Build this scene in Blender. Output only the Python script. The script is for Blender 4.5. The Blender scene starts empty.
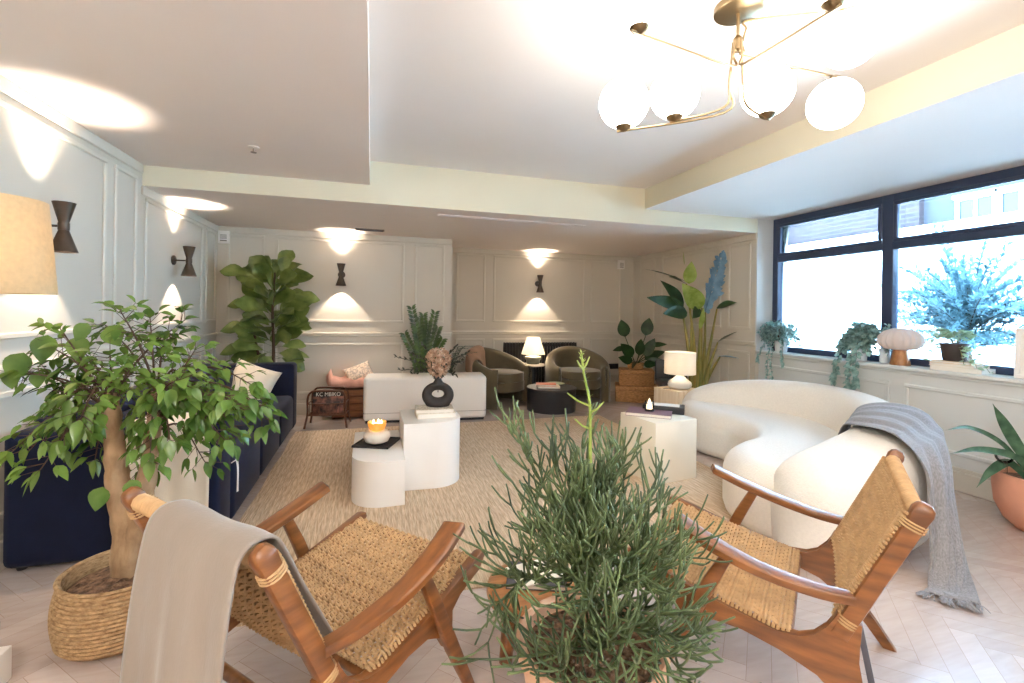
import bpy, bmesh, math, random
from mathutils import Vector, Matrix, noise as mnoise
V = Vector
R = math.radians
PI = math.pi
scene = bpy.context.scene
COL = scene.collection
random.seed(7)

# ------------------------------------------------------------------ objects
def tag(o, label=None, cat=None, group=None, kind=None):
    if label: o['label'] = label
    if cat: o['category'] = cat
    if group: o['group'] = group
    if kind: o['kind'] = kind
    return o

def thing(name, label, cat, loc=(0, 0, 0), rz=0.0, group=None):
    o = bpy.data.objects.new(name, None)
    o.empty_display_size = 0.1
    COL.objects.link(o)
    o.location = loc
    o.rotation_euler = (0, 0, rz)
    return tag(o, label, cat, group)

def obj(name, bm, mats, parent=None, loc=None, rot=None, smooth=True, angle=38, label=None):
    bm.normal_update()
    me = bpy.data.meshes.new(name)
    bm.to_mesh(me)
    bm.free()
    if not isinstance(mats, (list, tuple)): mats = [mats]
    for m in mats: me.materials.append(m)
    if smooth:
        me.shade_smooth()
        if angle < 180: me.set_sharp_from_angle(angle=R(angle))
    o = bpy.data.objects.new(name, me)
    COL.objects.link(o)
    if parent: o.parent = parent
    if loc: o.location = loc
    if rot: o.rotation_euler = rot
    if label: o['label'] = label
    return o

def struct(name, bm, mats, parent=None, **k):
    o = obj(name, bm, mats, parent, **k)
    if parent is None: o['kind'] = 'structure'
    return o

def dup(root, loc, rz, label):
    r = root.copy(); COL.objects.link(r)
    r.location = loc; r.rotation_euler = (0, 0, rz); r['label'] = label
    for ch in list(root.children):
        c = ch.copy(); COL.objects.link(c); c.parent = r
        for g in list(ch.children):
            d = g.copy(); COL.objects.link(d); d.parent = c
    return r

# ------------------------------------------------------------------ mesh helpers
def B(): return bmesh.new()

def box(bm, x0, x1, y0, y1, z0, z1, r=0.0, seg=2, mat=0, M=None):
    g = bmesh.ops.create_cube(bm, size=1.0)
    vs = g['verts']
    for v in vs:
        v.co = V((x0 + (v.co.x + .5) * (x1 - x0), y0 + (v.co.y + .5) * (y1 - y0), z0 + (v.co.z + .5) * (z1 - z0)))
    fs = set(f for v in vs for f in v.link_faces)
    if r > 0:
        es = list(set(e for v in vs for e in v.link_edges))
        out = bmesh.ops.bevel(bm, geom=es, offset=r, segments=seg, profile=0.5, affect='EDGES', clamp_overlap=True)
        fs = set(f for v in out['verts'] for f in v.link_faces) | set(f for f in fs if f.is_valid)
    vv = set()
    for f in fs:
        if f.is_valid:
            f.material_index = mat
            vv.update(f.verts)
    if M is not None:
        for v in vv: v.co = M @ v.co
    return list(vv)

def frames(pts, up=None, closed=False):
    n = len(pts); T = []
    for i in range(n):
        if closed: a, b = pts[(i - 1) % n], pts[(i + 1) % n]
        else: a, b = pts[max(i - 1, 0)], pts[min(i + 1, n - 1)]
        t = (b - a)
        T.append(t.normalized() if t.length > 1e-9 else V((0, 0, 1)))
    out = []
    if up is None:
        u = V((0, 0, 1)) if abs(T[0].z) < .9 else V((1, 0, 0))
        s = T[0].cross(u).normalized(); nn = s.cross(T[0]).normalized()
        for i in range(n):
            if i:
                q = T[i - 1].rotation_difference(T[i])
                s = q @ s; nn = q @ nn
            out.append((T[i], s.normalized(), nn.normalized()))
    else:
        for t in T:
            s = t.cross(up)
            s = s.normalized() if s.length > 1e-6 else V((1, 0, 0))
            out.append((t, s, s.cross(t).normalized()))
    return out

def tube(bm, pts, r, n=8, closed=False, cap=True, mat=0, up=None, flat=1.0):
    pts = [V(p) for p in pts]
    rs = r if isinstance(r, (list, tuple)) else [r] * len(pts)
    F = frames(pts, up, closed)
    rings = []
    for p, q, (t, s, m) in zip(pts, rs, F):
        rings.append([bm.verts.new(p + s * (q * math.cos(2 * PI * k / n)) + m * (q * flat * math.sin(2 * PI * k / n))) for k in range(n)])
    L = len(rings)
    for i in range(L if closed else L - 1):
        a, b = rings[i], rings[(i + 1) % L]
        for k in range(n):
            f = bm.faces.new((a[k], a[(k + 1) % n], b[(k + 1) % n], b[k])); f.material_index = mat
    if cap and not closed:
        f = bm.faces.new(list(reversed(rings[0]))); f.material_index = mat
        f = bm.faces.new(rings[-1]); f.material_index = mat
    return rings

def bar(bm, pts, w, t, up=(0, 0, 1), mat=0, rnd=0.3, n=12):
    """rounded rectangular section swept along pts; w across, t along up"""
    pts = [V(p) for p in pts]
    ws = w if isinstance(w, (list, tuple)) else [w] * len(pts)
    ts = t if isinstance(t, (list, tuple)) else [t] * len(pts)
    F = frames(pts, V(up))
    rings = []
    e = 2.0 / (2 + 6 * (1 - rnd))
    for p, a, b, (tt, s, m) in zip(pts, ws, ts, F):
        ring = []
        for k in range(n):
            c, d = math.cos(2 * PI * (k + .5) / n), math.sin(2 * PI * (k + .5) / n)
            x = math.copysign(abs(c) ** e, c) * a / 2; y = math.copysign(abs(d) ** e, d) * b / 2
            ring.append(bm.verts.new(p + s * x + m * y))
        rings.append(ring)
    for a, b in zip(rings, rings[1:]):
        for k in range(n):
            bm.faces.new((a[k], a[(k + 1) % n], b[(k + 1) % n], b[k])).material_index = mat
    bm.faces.new(list(reversed(rings[0]))).material_index = mat
    bm.faces.new(rings[-1]).material_index = mat

def lathe(bm, prof, c=(0, 0, 0), n=28, mat=0, sx=1.0, sy=1.0, wob=None, cap0=True, cap1=True):
    rings = []
    for r, z in prof:
        ring = []
        for k in range(n):
            a = 2 * PI * k / n
            q = r * (1 + (wob(a, z) if wob else 0))
            ring.append(bm.verts.new((c[0] + q * sx * math.cos(a), c[1] + q * sy * math.sin(a), c[2] + z)))
        rings.append(ring)
    for a, b in zip(rings, rings[1:]):
        for k in range(n):
            bm.faces.new((a[k], a[(k + 1) % n], b[(k + 1) % n], b[k])).material_index = mat
    if cap0: bm.faces.new(list(reversed(rings[0]))).material_index = mat
    if cap1: bm.faces.new(rings[-1]).material_index = mat
    return rings

def prism(bm, out, z0, z1, r=0.0, seg=3, mat=0, M=None):
    """outline (counter-clockwise list of xy) extruded upward, edges softened on the rims"""
    vb = [bm.verts.new((x, y, z0)) for x, y in out]
    vt = [bm.verts.new((x, y, z1)) for x, y in out]
    n = len(out)
    fb = bm.faces.new(list(reversed(vb))); ft = bm.faces.new(vt)
    fs = [fb, ft]
    for i in range(n):
        fs.append(bm.faces.new((vb[i], vb[(i + 1) % n], vt[(i + 1) % n], vt[i])))
    for f in fs: f.material_index = mat
    allv = set(vb + vt)
    if r > 0:
        es = list(set(ft.edges) | set(fb.edges))
        o = bmesh.ops.bevel(bm, geom=es, offset=r, segments=seg, profile=0.5, affect='EDGES', clamp_overlap=False)
        for f in o['faces']: f.material_index = mat
        allv = set(v for v in allv if v.is_valid) | set(v for f in o['faces'] for v in f.verts)
    if M is not None:
        for v in allv: v.co = M @ v.co
    return allv

def plate(bm, out, x0, x1, r=0.0, mat=0, shear=None):
    """outline in (y,z), thickness along x"""
    M = Matrix(((0, 0, 1, 0), (1, 0, 0, 0), (0, 1, 0, 0), (0, 0, 0, 1)))
    vs = prism(bm, out, x0, x1, r, 2, mat, M)
    if shear:
        for v in vs: v.co.x += shear(v.co)

def grid(bm, rows, thick=0.0, mat=0, closed_u=False):
    vs = [[bm.verts.new(p) for p in row] for row in rows]
    fs = []
    for a, b in zip(vs, vs[1:]):
        m = len(a)
        for k in range(m if closed_u else m - 1):
            f = bm.faces.new((a[k], a[(k + 1) % m], b[(k + 1) % m], b[k])); f.material_index = mat
            fs.append(f)
    if thick:
        n, m = len(rows), len(rows[0])
        P = [[V(p) for p in r] for r in rows]
        low = []
        for i in range(n):
            r = []
            for k in range(m):
                du = P[min(i + 1, n - 1)][k] - P[max(i - 1, 0)][k]
                dv = P[i][min(k + 1, m - 1)] - P[i][max(k - 1, 0)]
                q = du.cross(dv)
                q = q.normalized() if q.length > 1e-9 else V((0, 0, 1))
                r.append(bm.verts.new(P[i][k] + q * thick))
            low.append(r)
        for a, b in zip(low, low[1:]):
            for k in range(m - 1): bm.faces.new((b[k], b[k + 1], a[k + 1], a[k])).material_index = mat
        ed = [(0, k) for k in range(m)] + [(i, m - 1) for i in range(1, n)] + [(n - 1, k) for k in range(m - 2, -1, -1)] + [(i, 0) for i in range(n - 2, 0, -1)]
        for a, b in zip(ed, ed[1:] + ed[:1]):
            bm.faces.new((vs[b[0]][b[1]], vs[a[0]][a[1]], low[a[0]][a[1]], low[b[0]][b[1]])).material_index = mat
        bmesh.ops.recalc_face_normals(bm, faces=bm.faces[:])
    return vs

def sphere(bm, c, r, n=16, m=10, sz=1.0, mat=0, jit=0.0, seed=0):
    prof = []
    for i in range(m + 1):
        a = -PI / 2 + PI * i / m
        prof.append((max(r * math.cos(a), r * .02), r * sz * math.sin(a)))
    w = (lambda a, z: jit * mnoise.noise(V((math.cos(a) * 2 + seed, math.sin(a) * 2, z / r * 2)))) if jit else None
    lathe(bm, prof, c, n, mat, wob=w)

def curve_pts(ctrl, n=12):
    """Catmull-Rom through control points"""
    P = [V(p) for p in ctrl]
    P = [P[0] * 2 - P[1]] + P + [P[-1] * 2 - P[-2]]
    out = []
    for i in range(1, len(P) - 2):
        for k in range(n):
            t = k / n
            a, b, c, d = P[i - 1], P[i], P[i + 1], P[i + 2]
            out.append(.5 * ((2 * b) + (c - a) * t + (2 * a - 5 * b + 4 * c - d) * t * t + (3 * b - a - 3 * c + d) * t ** 3))
    out.append(P[-2])
    return out

def lerp(a, b, t): return a + (b - a) * t

PROF = {
    'ovate': lambda f: math.sin(PI * min(1, f) ** .72) ** .9,
    'lance': lambda f: math.sin(PI * f ** .85),
    'obov': lambda f: (.35 * math.sin(PI * f) + .65 * math.sin(PI * f ** 1.7)),
    'round': lambda f: math.sqrt(max(0, math.sin(PI * f ** .9))),
    'blade': lambda f: (1 - f ** 3) * (.55 + .45 * math.sin(PI * min(1, f * 1.1))),
}

def leaf(bm, p, d, up, L, W, prof='ovate', seg=6, fold=.25, droop=.25, mat=0, wave=0.0, stalk=0.0):
    p = V(p); t = V(d).normalized(); up = V(up)
    s = t.cross(up)
    if s.length < 1e-4: s = t.cross(V((1, .3, 0)))
    s.normalize(); n = s.cross(t).normalized()
    fn = PROF[prof]
    if stalk:
        q = p + t * stalk
        tube(bm, [p, q], [.0022, .0016], 4, cap=False, mat=mat)
        p = q
    rows = []
    ph = random.uniform(0, 6)
    for i in range(seg + 1):
        f = i / seg
        w = W * max(fn(f), .02) * .5
        c = p + t * (L * f * (1 - .25 * droop * f)) - V((0, 0, 1)) * (droop * L * f * f)
        wv = n * (wave * W * math.sin(ph + f * 9))
        l2 = n * (fold * w) 
        rows.append((bm.verts.new(c - s * w + l2 + wv), bm.verts.new(c), bm.verts.new(c + s * w + l2 - wv)))
    for a, b in zip(rows, rows[1:]):
        for k in (0, 1):
            bm.faces.new((a[k], a[k + 1], b[k + 1], b[k])).material_index = mat

# ------------------------------------------------------------------ materials
def srgb(r, g, b):
    f = lambda c: (c / 12.92 if c <= .04045 else ((c + .055) / 1.055) ** 2.4)
    return (f(r / 255), f(g / 255), f(b / 255), 1)

def mat(name, col, rough=.6, metal=0.0, var=0.0, scale=6.0, stretch=(1, 1, 1), bump=0.0, bscale=None, spec=None,
        col2=None, sheen=0.0, transl=0.0, coat=0.0, detail=4.0, bdist=.002, rot=(0, 0, 0), sharp=0.0):
    m = bpy.data.materials.new(name); m.use_nodes = True
    N = m.node_tree.nodes; L = m.node_tree.links
    p = N['Principled BSDF']; o = N['Material Output']
    p.inputs['Base Color'].default_value = col
    p.inputs['Roughness'].default_value = rough
    p.inputs['Metallic'].default_value = metal
    if spec is not None: p.inputs['Specular IOR Level'].default_value = spec
    if sheen:
        p.inputs['Sheen Weight'].default_value = sheen
        p.inputs['Sheen Roughness'].default_value = .4
    if coat:
        p.inputs['Coat Weight'].default_value = coat
        p.inputs['Coat Roughness'].default_value = .12
    tc = N.new('ShaderNodeTexCoord'); mp = N.new('ShaderNodeMapping')
    L.new(tc.outputs['Object'], mp.inputs['Vector'])
    mp.inputs['Scale'].default_value = stretch
    mp.inputs['Rotation'].default_value = rot
    cout = None
    if var or col2:
        nz = N.new('ShaderNodeTexNoise'); nz.inputs['Scale'].default_value = scale; nz.inputs['Detail'].default_value = detail
        L.new(mp.outputs['Vector'], nz.inputs['Vector'])
        rp = N.new('ShaderNodeValToRGB')
        c2 = col2 if col2 else tuple(min(1, c * (1 + var)) for c in col[:3]) + (1,)
        c1 = col if col2 else tuple(c * (1 - var) for c in col[:3]) + (1,)
        rp.color_ramp.elements[0].position = .3 + sharp; rp.color_ramp.elements[0].color = c1
        rp.color_ramp.elements[1].position = .7 - sharp; rp.color_ramp.elements[1].color = c2
        L.new(nz.outputs['Fac'], rp.inputs['Fac'])
        cout = rp.outputs['Color']
        L.new(cout, p.inputs['Base Color'])
    if bump:
        b2 = N.new('ShaderNodeTexNoise'); b2.inputs['Scale'].default_value = bscale or scale * 4; b2.inputs['Detail'].default_value = 3
        L.new(mp.outputs['Vector'], b2.inputs['Vector'])
        bp = N.new('ShaderNodeBump'); bp.inputs['Strength'].default_value = bump; bp.inputs['Distance'].default_value = bdist
        L.new(b2.outputs['Fac'], bp.inputs['Height'])
        L.new(bp.outputs['Normal'], p.inputs['Normal'])
    if transl:
        t = N.new('ShaderNodeBsdfTranslucent')
        if cout: L.new(cout, t.inputs['Color'])
        else: t.inputs['Color'].default_value = col
        mx = N.new('ShaderNodeMixShader'); mx.inputs['Fac'].default_value = transl
        L.new(p.outputs['BSDF'], mx.inputs[1]); L.new(t.outputs['BSDF'], mx.inputs[2])
        L.new(mx.outputs['Shader'], o.inputs['Surface'])
    return m

def emis(name, col, strength):
    m = bpy.data.materials.new(name); m.use_nodes = True
    N = m.node_tree.nodes; L = m.node_tree.links
    e = N.new('ShaderNodeEmission'); e.inputs['Color'].default_value = col; e.inputs['Strength'].default_value = strength
    L.new(e.outputs['Emission'], N['Material Output'].inputs['Surface'])
    return m

def glassy(name, col=(1, 1, 1, 1), gloss=.07):
    m = bpy.data.materials.new(name); m.use_nodes = True
    N = m.node_tree.nodes; L = m.node_tree.links
    t = N.new('ShaderNodeBsdfTransparent'); t.inputs['Color'].default_value = col
    g = N.new('ShaderNodeBsdfGlossy'); g.inputs['Roughness'].default_value = .02
    f = N.new('ShaderNodeFresnel'); f.inputs['IOR'].default_value = 1.45
    mu = N.new('ShaderNodeMath'); mu.operation = 'MULTIPLY'; mu.inputs[1].default_value = gloss * 14
    L.new(f.outputs['Fac'], mu.inputs[0])
    mx = N.new('ShaderNodeMixShader')
    L.new(mu.outputs[0], mx.inputs['Fac']); L.new(t.outputs['BSDF'], mx.inputs[1]); L.new(g.outputs['BSDF'], mx.inputs[2])
    L.new(mx.outputs['Shader'], N['Material Output'].inputs['Surface'])
    return m

GLOBE = 6.3
M = {}
M['wall'] = mat('greige_wall_paint', srgb(204, 197, 184), .55, var=.02, scale=2, bump=.05, bscale=60)
M['trim'] = mat('greige_trim_paint', srgb(208, 202, 189), .45, var=.015, scale=3)
M['ceil'] = mat('white_ceiling_paint', srgb(232, 226, 221), .8, var=.015, scale=1.5)
M['soff'] = mat('soffit_paint', srgb(232, 222, 215), .8, var=.015, scale=1.5)
M['beam'] = mat('cream_beam_paint', srgb(214, 208, 186), .7, var=.01, scale=2)
M['baywall'] = mat('pale_bay_paint', srgb(214, 216, 214), .6, var=.012, scale=2)
M['frame'] = mat('dark_window_metal', srgb(54, 66, 92), .4, .2)  # base colour lifted towards blue to carry the window glow
M['glass'] = glassy('window_glass')
M['clear'] = glassy('clear_glass', (.95, .97, .97, 1), .1)
M['teak'] = mat('teak_wood', srgb(94, 55, 26), .38, col2=srgb(148, 94, 48), scale=5, stretch=(6, 1, 6), bump=.05, bscale=30, coat=.25)
M['teakx'] = mat('teak_wood_cross', srgb(94, 55, 26), .38, col2=srgb(148, 94, 48), scale=5, stretch=(6, 1, 6), coat=.25)
M['cord'] = mat('natural_paper_cord', srgb(182, 148, 106), .75, var=.16, scale=25, bump=.3, bscale=200)
M['linen'] = mat('taupe_linen', srgb(140, 129, 119), .9, var=.06, scale=14, stretch=(1, 1, .3), bump=.4, bscale=180, sheen=.3)
M['cream_fab'] = mat('cream_cotton', srgb(222, 208, 186), .9, var=.04, scale=10, bump=.3, bscale=120, sheen=.2)
M['navy'] = mat('navy_velvet', srgb(11, 19, 44), .8, var=.18, scale=7, bump=.15, bscale=120, sheen=.06, spec=.25)
M['boucle'] = mat('ivory_boucle', srgb(236, 230, 220), .95, var=.03, scale=60, bump=.55, bscale=110, bdist=.006, sheen=.3)
M['grey_knit'] = mat('grey_woven_throw', srgb(140, 138, 140), .9, var=.25, scale=40, stretch=(4, 4, .35), bump=.6, bscale=90, sheen=.2)
M['olive'] = mat('olive_velvet', srgb(92, 82, 60), .8, var=.14, scale=8, bump=.2, bscale=100, sheen=.4)
M['blush'] = mat('blush_blanket', srgb(226, 172, 154), .9, var=.1, scale=14, bump=.4, bscale=90)
M['tan_fab'] = mat('dusty_tan_fabric', srgb(170, 138, 116), .9, var=.05, scale=14, bump=.3, bscale=90)
M['lace'] = mat('ivory_lace', srgb(236, 210, 188), .9, var=.25, scale=45, bump=.6, bscale=60, sharp=.12)
M['plaster'] = mat('cream_plaster', srgb(232, 224, 206), .5, var=.02, scale=5)
M['lacquer'] = mat('white_lacquer', srgb(236, 232, 226), .35, var=.01, scale=5)
M['black'] = mat('matt_black', srgb(32, 32, 36), .55, var=.1, scale=12)
M['charcoal'] = mat('charcoal_painted_wood', srgb(36, 38, 44), .42, var=.12, scale=3, stretch=(1, 1, 6))
M['ceramic_black'] = mat('black_stoneware', srgb(48, 44, 44), .7, var=.12, scale=30, bump=.2, bscale=90)
M['stone'] = mat('white_stone', srgb(232, 224, 212), .6, var=.05, scale=9, bump=.15, bscale=40)
M['bronze'] = mat('aged_bronze', srgb(82, 70, 60), .42, .7, var=.15, scale=16)
M['brass'] = mat('brushed_brass', srgb(142, 122, 92), .32, .95)
M['terracotta'] = mat('terracotta', srgb(218, 156, 128), .8, var=.09, scale=6, bump=.15, bscale=60)
M['terra_p'] = mat('pale_terracotta', srgb(226, 182, 152), .8, var=.08, scale=6, bump=.15, bscale=60)
M['soil'] = mat('bark_soil', srgb(58, 40, 30), .95, col2=srgb(150, 118, 92), scale=45, bump=1.0, bscale=50, bdist=.02)
M['jute'] = mat('coiled_jute', srgb(138, 108, 74), .95, col2=srgb(196, 164, 122), scale=40, stretch=(1, 1, 3), bump=.9, bscale=90, bdist=.008)
M['wicker'] = mat('brown_wicker', srgb(138, 92, 50), .65, col2=srgb(204, 154, 98), scale=28, stretch=(1, 1, 4), bump=.9, bscale=60, bdist=.006)
M['rattan'] = mat('dark_rattan', srgb(88, 50, 28), .5, var=.25, scale=14)
M['crate'] = mat('brown_wood_crate', srgb(104, 62, 34), .6, col2=srgb(142, 92, 54), scale=6, stretch=(1, 1, 8))
M['stump'] = mat('pale_timber_block', srgb(222, 196, 160), .65, col2=srgb(240, 222, 196), scale=5, stretch=(5, 5, .6), bump=.2, bscale=20)
M['stool'] = mat('honey_wood', srgb(150, 96, 52), .45, col2=srgb(186, 132, 82), scale=6, stretch=(1, 6, 3), coat=.2)
M['lampstone'] = mat('white_ceramic_lamp', srgb(238, 232, 222), .5, var=.02)
M['shade_w'] = mat('white_linen_shade', srgb(244, 240, 232), .9, var=.02, scale=40, transl=.4)
M['shade_m'] = mat('blush_ribbed_glass', srgb(238, 220, 210), .5, transl=.3)
M['shade_y'] = mat('oatmeal_linen_shade', srgb(228, 206, 166), .9, var=.06, scale=50, bump=.3, bscale=160, transl=.5)
M['bark'] = mat('pale_bark', srgb(128, 100, 72), .85, col2=srgb(176, 146, 112), scale=20, stretch=(1, 1, .5), bump=.6, bscale=50, bdist=.006)
M['twig'] = mat('dark_twig', srgb(78, 58, 40), .8, var=.2, scale=20)
M['green_l'] = mat('fresh_green_leaf', srgb(44, 84, 28), .26, col2=srgb(126, 156, 72), scale=5, transl=.22)
M['green_fig'] = mat('fig_leaf', srgb(66, 88, 36), .36, col2=srgb(134, 148, 78), scale=7, transl=.15)
M['green_d'] = mat('dark_green_leaf', srgb(24, 50, 24), .35, col2=srgb(52, 84, 42), scale=9, transl=.15)
M['green_y'] = mat('lime_green_leaf', srgb(124, 148, 56), .4, col2=srgb(180, 196, 108), scale=9, transl=.3)
M['green_b'] = mat('window_tint_leaf', srgb(86, 126, 150), .45, col2=srgb(140, 174, 198), scale=7, transl=.2)  # blue in this leaf colour stands in for light from the window
M['ivy'] = mat('silvery_ivy', srgb(96, 138, 130), .5, col2=srgb(176, 206, 202), scale=30, transl=.2)
M['cactus'] = mat('pencil_cactus_stem', srgb(44, 62, 38), .42, col2=srgb(108, 126, 82), scale=9)
M['olive_leaf'] = mat('silver_olive_leaf', srgb(84, 122, 132), .5, col2=srgb(140, 172, 178), scale=8, transl=.3)
M['stalk'] = mat('yellow_green_stalk', srgb(100, 110, 44), .5, col2=srgb(160, 140, 76), scale=8, stretch=(4, 4, .6))
M['dried'] = mat('dried_peach_petals', srgb(160, 116, 88), .9, col2=srgb(238, 212, 186), scale=22, transl=.2)
M['paper'] = mat('white_paper', srgb(236, 230, 220), .8, var=.02)
M['mauve'] = mat('mauve_cover', srgb(128, 100, 112), .5, var=.05)
M['orange'] = mat('orange_cover', srgb(206, 86, 44), .5, var=.04)
M['sage'] = mat('sage_plate', srgb(140, 148, 120), .5, var=.05)
M['slate'] = mat('grey_slate', srgb(84, 84, 92), .6, var=.1)
M['iron'] = mat('dark_cast_iron', srgb(38, 36, 36), .5, .3)
M['plastic'] = mat('white_plastic', srgb(232, 228, 222), .45)
M['grille'] = mat('grey_grille', srgb(128, 118, 110), .6)
M['potw'] = mat('white_glazed_pot', srgb(226, 232, 236), .4)
M['blue_pot'] = mat('blue_glazed_pot', srgb(52, 96, 146), .4, var=.12)
M['brown_pot'] = mat('dark_brown_pot', srgb(62, 52, 50), .5)
M['globe'] = emis('opal_globe_glow', (1, .94, .86, 1), GLOBE)
M['amber'] = emis('candle_glow', (1, .74, .42, 1), 1.3)
M['flame'] = emis('flame', (1, .82, .5, 1), 9.0)
M['bulb'] = emis('warm_bulb', (1, .8, .55, 1), 12.0)
SKY, E_UP, E_DN, E_FILL, EXPO = 16.0, 32, 13, 36, 1.58
# ------------------------------------------------------------------ room dimensions (metres; camera stands at x=0, y=0)
XL, YB, YR, XST, XR, YBM, XW, XS, XB = -1.78, 6.39, 7.2, 1.05, 4.36, 4.47, 4.62, -.03, 2.835
H1, H2, HC, DADO, SILL, YNEAR = 2.475, 2.31, 2.695, 1.035, .92, -2.6

# floor: herringbone planks, every plank its own tone
bm = B()
tone = bm.loops.layers.color.new('tone')
pw, pn = .085, 6
c45, s45 = math.cos(PI / 4), math.sin(PI / 4)
def plank(x0, x1, y0, y1):
    g = .0008
    cx, cy = (x0 + x1) / 2 * pw, (y0 + y1) / 2 * pw
    wx, wy = cx * c45 - cy * s45 + 1.4, cx * s45 + cy * c45 + 2.3
    if not (-1.9 < wx < 4.75 and -2.5 < wy < 7.3): return
    vs = []
    for x, y in ((x0 * pw + g, y0 * pw + g), (x1 * pw - g, y0 * pw + g), (x1 * pw - g, y1 * pw - g), (x0 * pw + g, y1 * pw - g)):
        vs.append(bm.verts.new((x * c45 - y * s45 + 1.4, x * s45 + y * c45 + 2.3, 0)))
    f = bm.faces.new(vs); t = random.random(); hv = 1.0 if (x1 - x0) > (y1 - y0) else 0.0
    for l in f.loops: l[tone] = (t, hv, random.random(), 1)
for k in range(-90, 91):
    for t in range(-9, 10):
        ox = 2 * pn * t
        plank(k + ox, k + pn + ox, k, k + 1)
        plank(k + pn + ox, k + pn + 1 + ox, k - pn + 1, k + 1)
n0 = len(bm.faces)
box(bm, -1.95, 4.85, -2.8, 7.4, -.12, -.0012, mat=1)
mf = mat('oak_herringbone', srgb(190, 166, 148), .27, coat=.5)
N = mf.node_tree.nodes; L = mf.node_tree.links; p = N['Principled BSDF']
at = N.new('ShaderNodeVertexColor'); at.layer_name = 'tone'
sx = N.new('ShaderNodeSeparateColor'); L.new(at.outputs['Color'], sx.inputs['Color'])
tc = N['Texture Coordinate']
outs = []
for rot in (PI / 4, -PI / 4):
    mp = N.new('ShaderNodeMapping'); mp.inputs['Rotation'].default_value = (0, 0, -rot); mp.inputs['Scale'].default_value = (3, 26, 1)
    L.new(tc.outputs['Object'], mp.inputs['Vector'])
    nz = N.new('ShaderNodeTexNoise'); nz.inputs['Scale'].default_value = 1.4; nz.inputs['Detail'].default_value = 5
    nz.noise_dimensions = '4D'
    L.new(mp.outputs['Vector'], nz.inputs['Vector']); L.new(sx.outputs['Blue'], nz.inputs['W'])
    outs.append(nz.outputs['Fac'])
mxf = N.new('ShaderNodeMix'); mxf.data_type = 'FLOAT'
L.new(sx.outputs['Green'], mxf.inputs[0]); L.new(outs[1], mxf.inputs[2]); L.new(outs[0], mxf.inputs[3])
ad = N.new('ShaderNodeMath'); ad.operation = 'MULTIPLY_ADD'; ad.inputs[1].default_value = .4
L.new(sx.outputs['Red'], ad.inputs[0]); L.new(mxf.outputs[0], ad.inputs[2])
rp = N.new('ShaderNodeValToRGB'); L.new(ad.outputs[0], rp.inputs['Fac'])
rp.color_ramp.elements[0].position = .25; rp.color_ramp.elements[0].color = srgb(186, 169, 159)
rp.color_ramp.elements[1].position = 1.0; rp.color_ramp.elements[1].color = srgb(206, 192, 184)
L.new(rp.outputs['Color'], p.inputs['Base Color'])
M['gap'] = mat('floor_gap', srgb(150, 126, 110), .8)
struct('floor', bm, [mf, M['gap']], smooth=False)

# walls and ceilings
def sbox(name, m, *a, **k):
    bm = B(); box(bm, *a, **k); return struct(name, bm, m, smooth=False)
sbox('wall_left', M['wall'], XL - .15, XL, YNEAR, YB, 0, HC + .1)
sbox('wall_back', M['wall'], XL - .15, XST, YB, YR + .15, 0, HC + .1)
sbox('wall_recess', M['wall'], XST, XR + .15, YR, YR + .15, 0, HC + .1)
bm = B(); box(bm, XR, XW + .2, YBM + .012, YR, 0, H2 + .05)
struct('wall_right', bm, M['wall'], smooth=False)
sbox('wall_near', M['wall'], XL - .15, XW + .2, YNEAR - .15, YNEAR, 0, HC + .1)
bm = B(); box(bm, XR + .04, XW + .2, YNEAR, YBM, 0, SILL - .035)
box(bm, XR + .04, XW + .2, YNEAR, -1.2, SILL - .035, HC + .1)
struct('wall_window', bm, M['baywall'], smooth=False)
bm = B(); box(bm, XR, XR + .012, YBM, YBM + .001, 0, .001)
bm.free()
sbox('ceiling', M['ceil'], XS, XB, YNEAR, YBM, HC, HC + .12)
sbox('ceiling_left', M['soff'], XL, XS, YNEAR, YBM, H1, HC + .12)
bm = B(); box(bm, XB, XW + .2, YNEAR, YBM, H1, HC + .12)
for f in bm.faces:
    f.material_index = 1 if f.normal.x < -.5 else 0
struct('ceiling_right', bm, [M['ceil'], M['beam']], smooth=False)
bm = B(); box(bm, XL, XW + .2, YBM, YR, H2, HC + .12)
for f in bm.faces:
    if f.normal.y < -.5: f.material_index = 1
struct('ceiling_back', bm, [M['soff'], M['beam']], smooth=False)

# panel mouldings: picture-frame battens, dado rail, skirting on each wall
def rect(bm, ax, c, sgn, a0, a1, z0, z1, w=.032, d=.016):
    for (p0, p1, q0, q1) in ((a0, a1, z0, z0 + w), (a0, a1, z1 - w, z1), (a0, a0 + w, z0 + w, z1 - w), (a1 - w, a1, z0 + w, z1 - w)):
        rail(bm, ax, c, sgn, p0, p1, q0, q1, d)
def rail(bm, ax, c, sgn, a0, a1, z0, z1, d):
    e0, e1 = sorted((c - sgn * .002, c + sgn * d))
    r = min(.006, d * .4)
    if ax == 'y': box(bm, a0, a1, e0, e1, z0, z1, r, 1)
    else: box(bm, e0, e1, a0, a1, z0, z1, r, 1)
def wallset(bm, ax, c, sgn, a0, a1, panels, zt, zb, lt, lb, dado, cornice, lower=None):
    for p in panels: rect(bm, ax, c, sgn, p[0], p[1], zb, zt)
    for p in (lower or panels): rect(bm, ax, c, sgn, p[0], p[1], lb, lt)
    rail(bm, ax, c, sgn, a0, a1, dado - .035, dado, .026)
    rail(bm, ax, c, sgn, a0, a1, dado - .055, dado - .035, .014)
    if cornice: rail(bm, ax, c, sgn, a0, a1, cornice - .075, cornice, .018)
def skirt(name, parts):
    bm = B()
    for ax, c, sgn, a0, a1 in parts:
        rail(bm, ax, c, sgn, a0, a1, 0, .15, .02)
        rail(bm, ax, c, sgn, a0, a1, .15, .18, .012)
    struct(name, bm, M['trim'], smooth=False)
bm = B()
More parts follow.
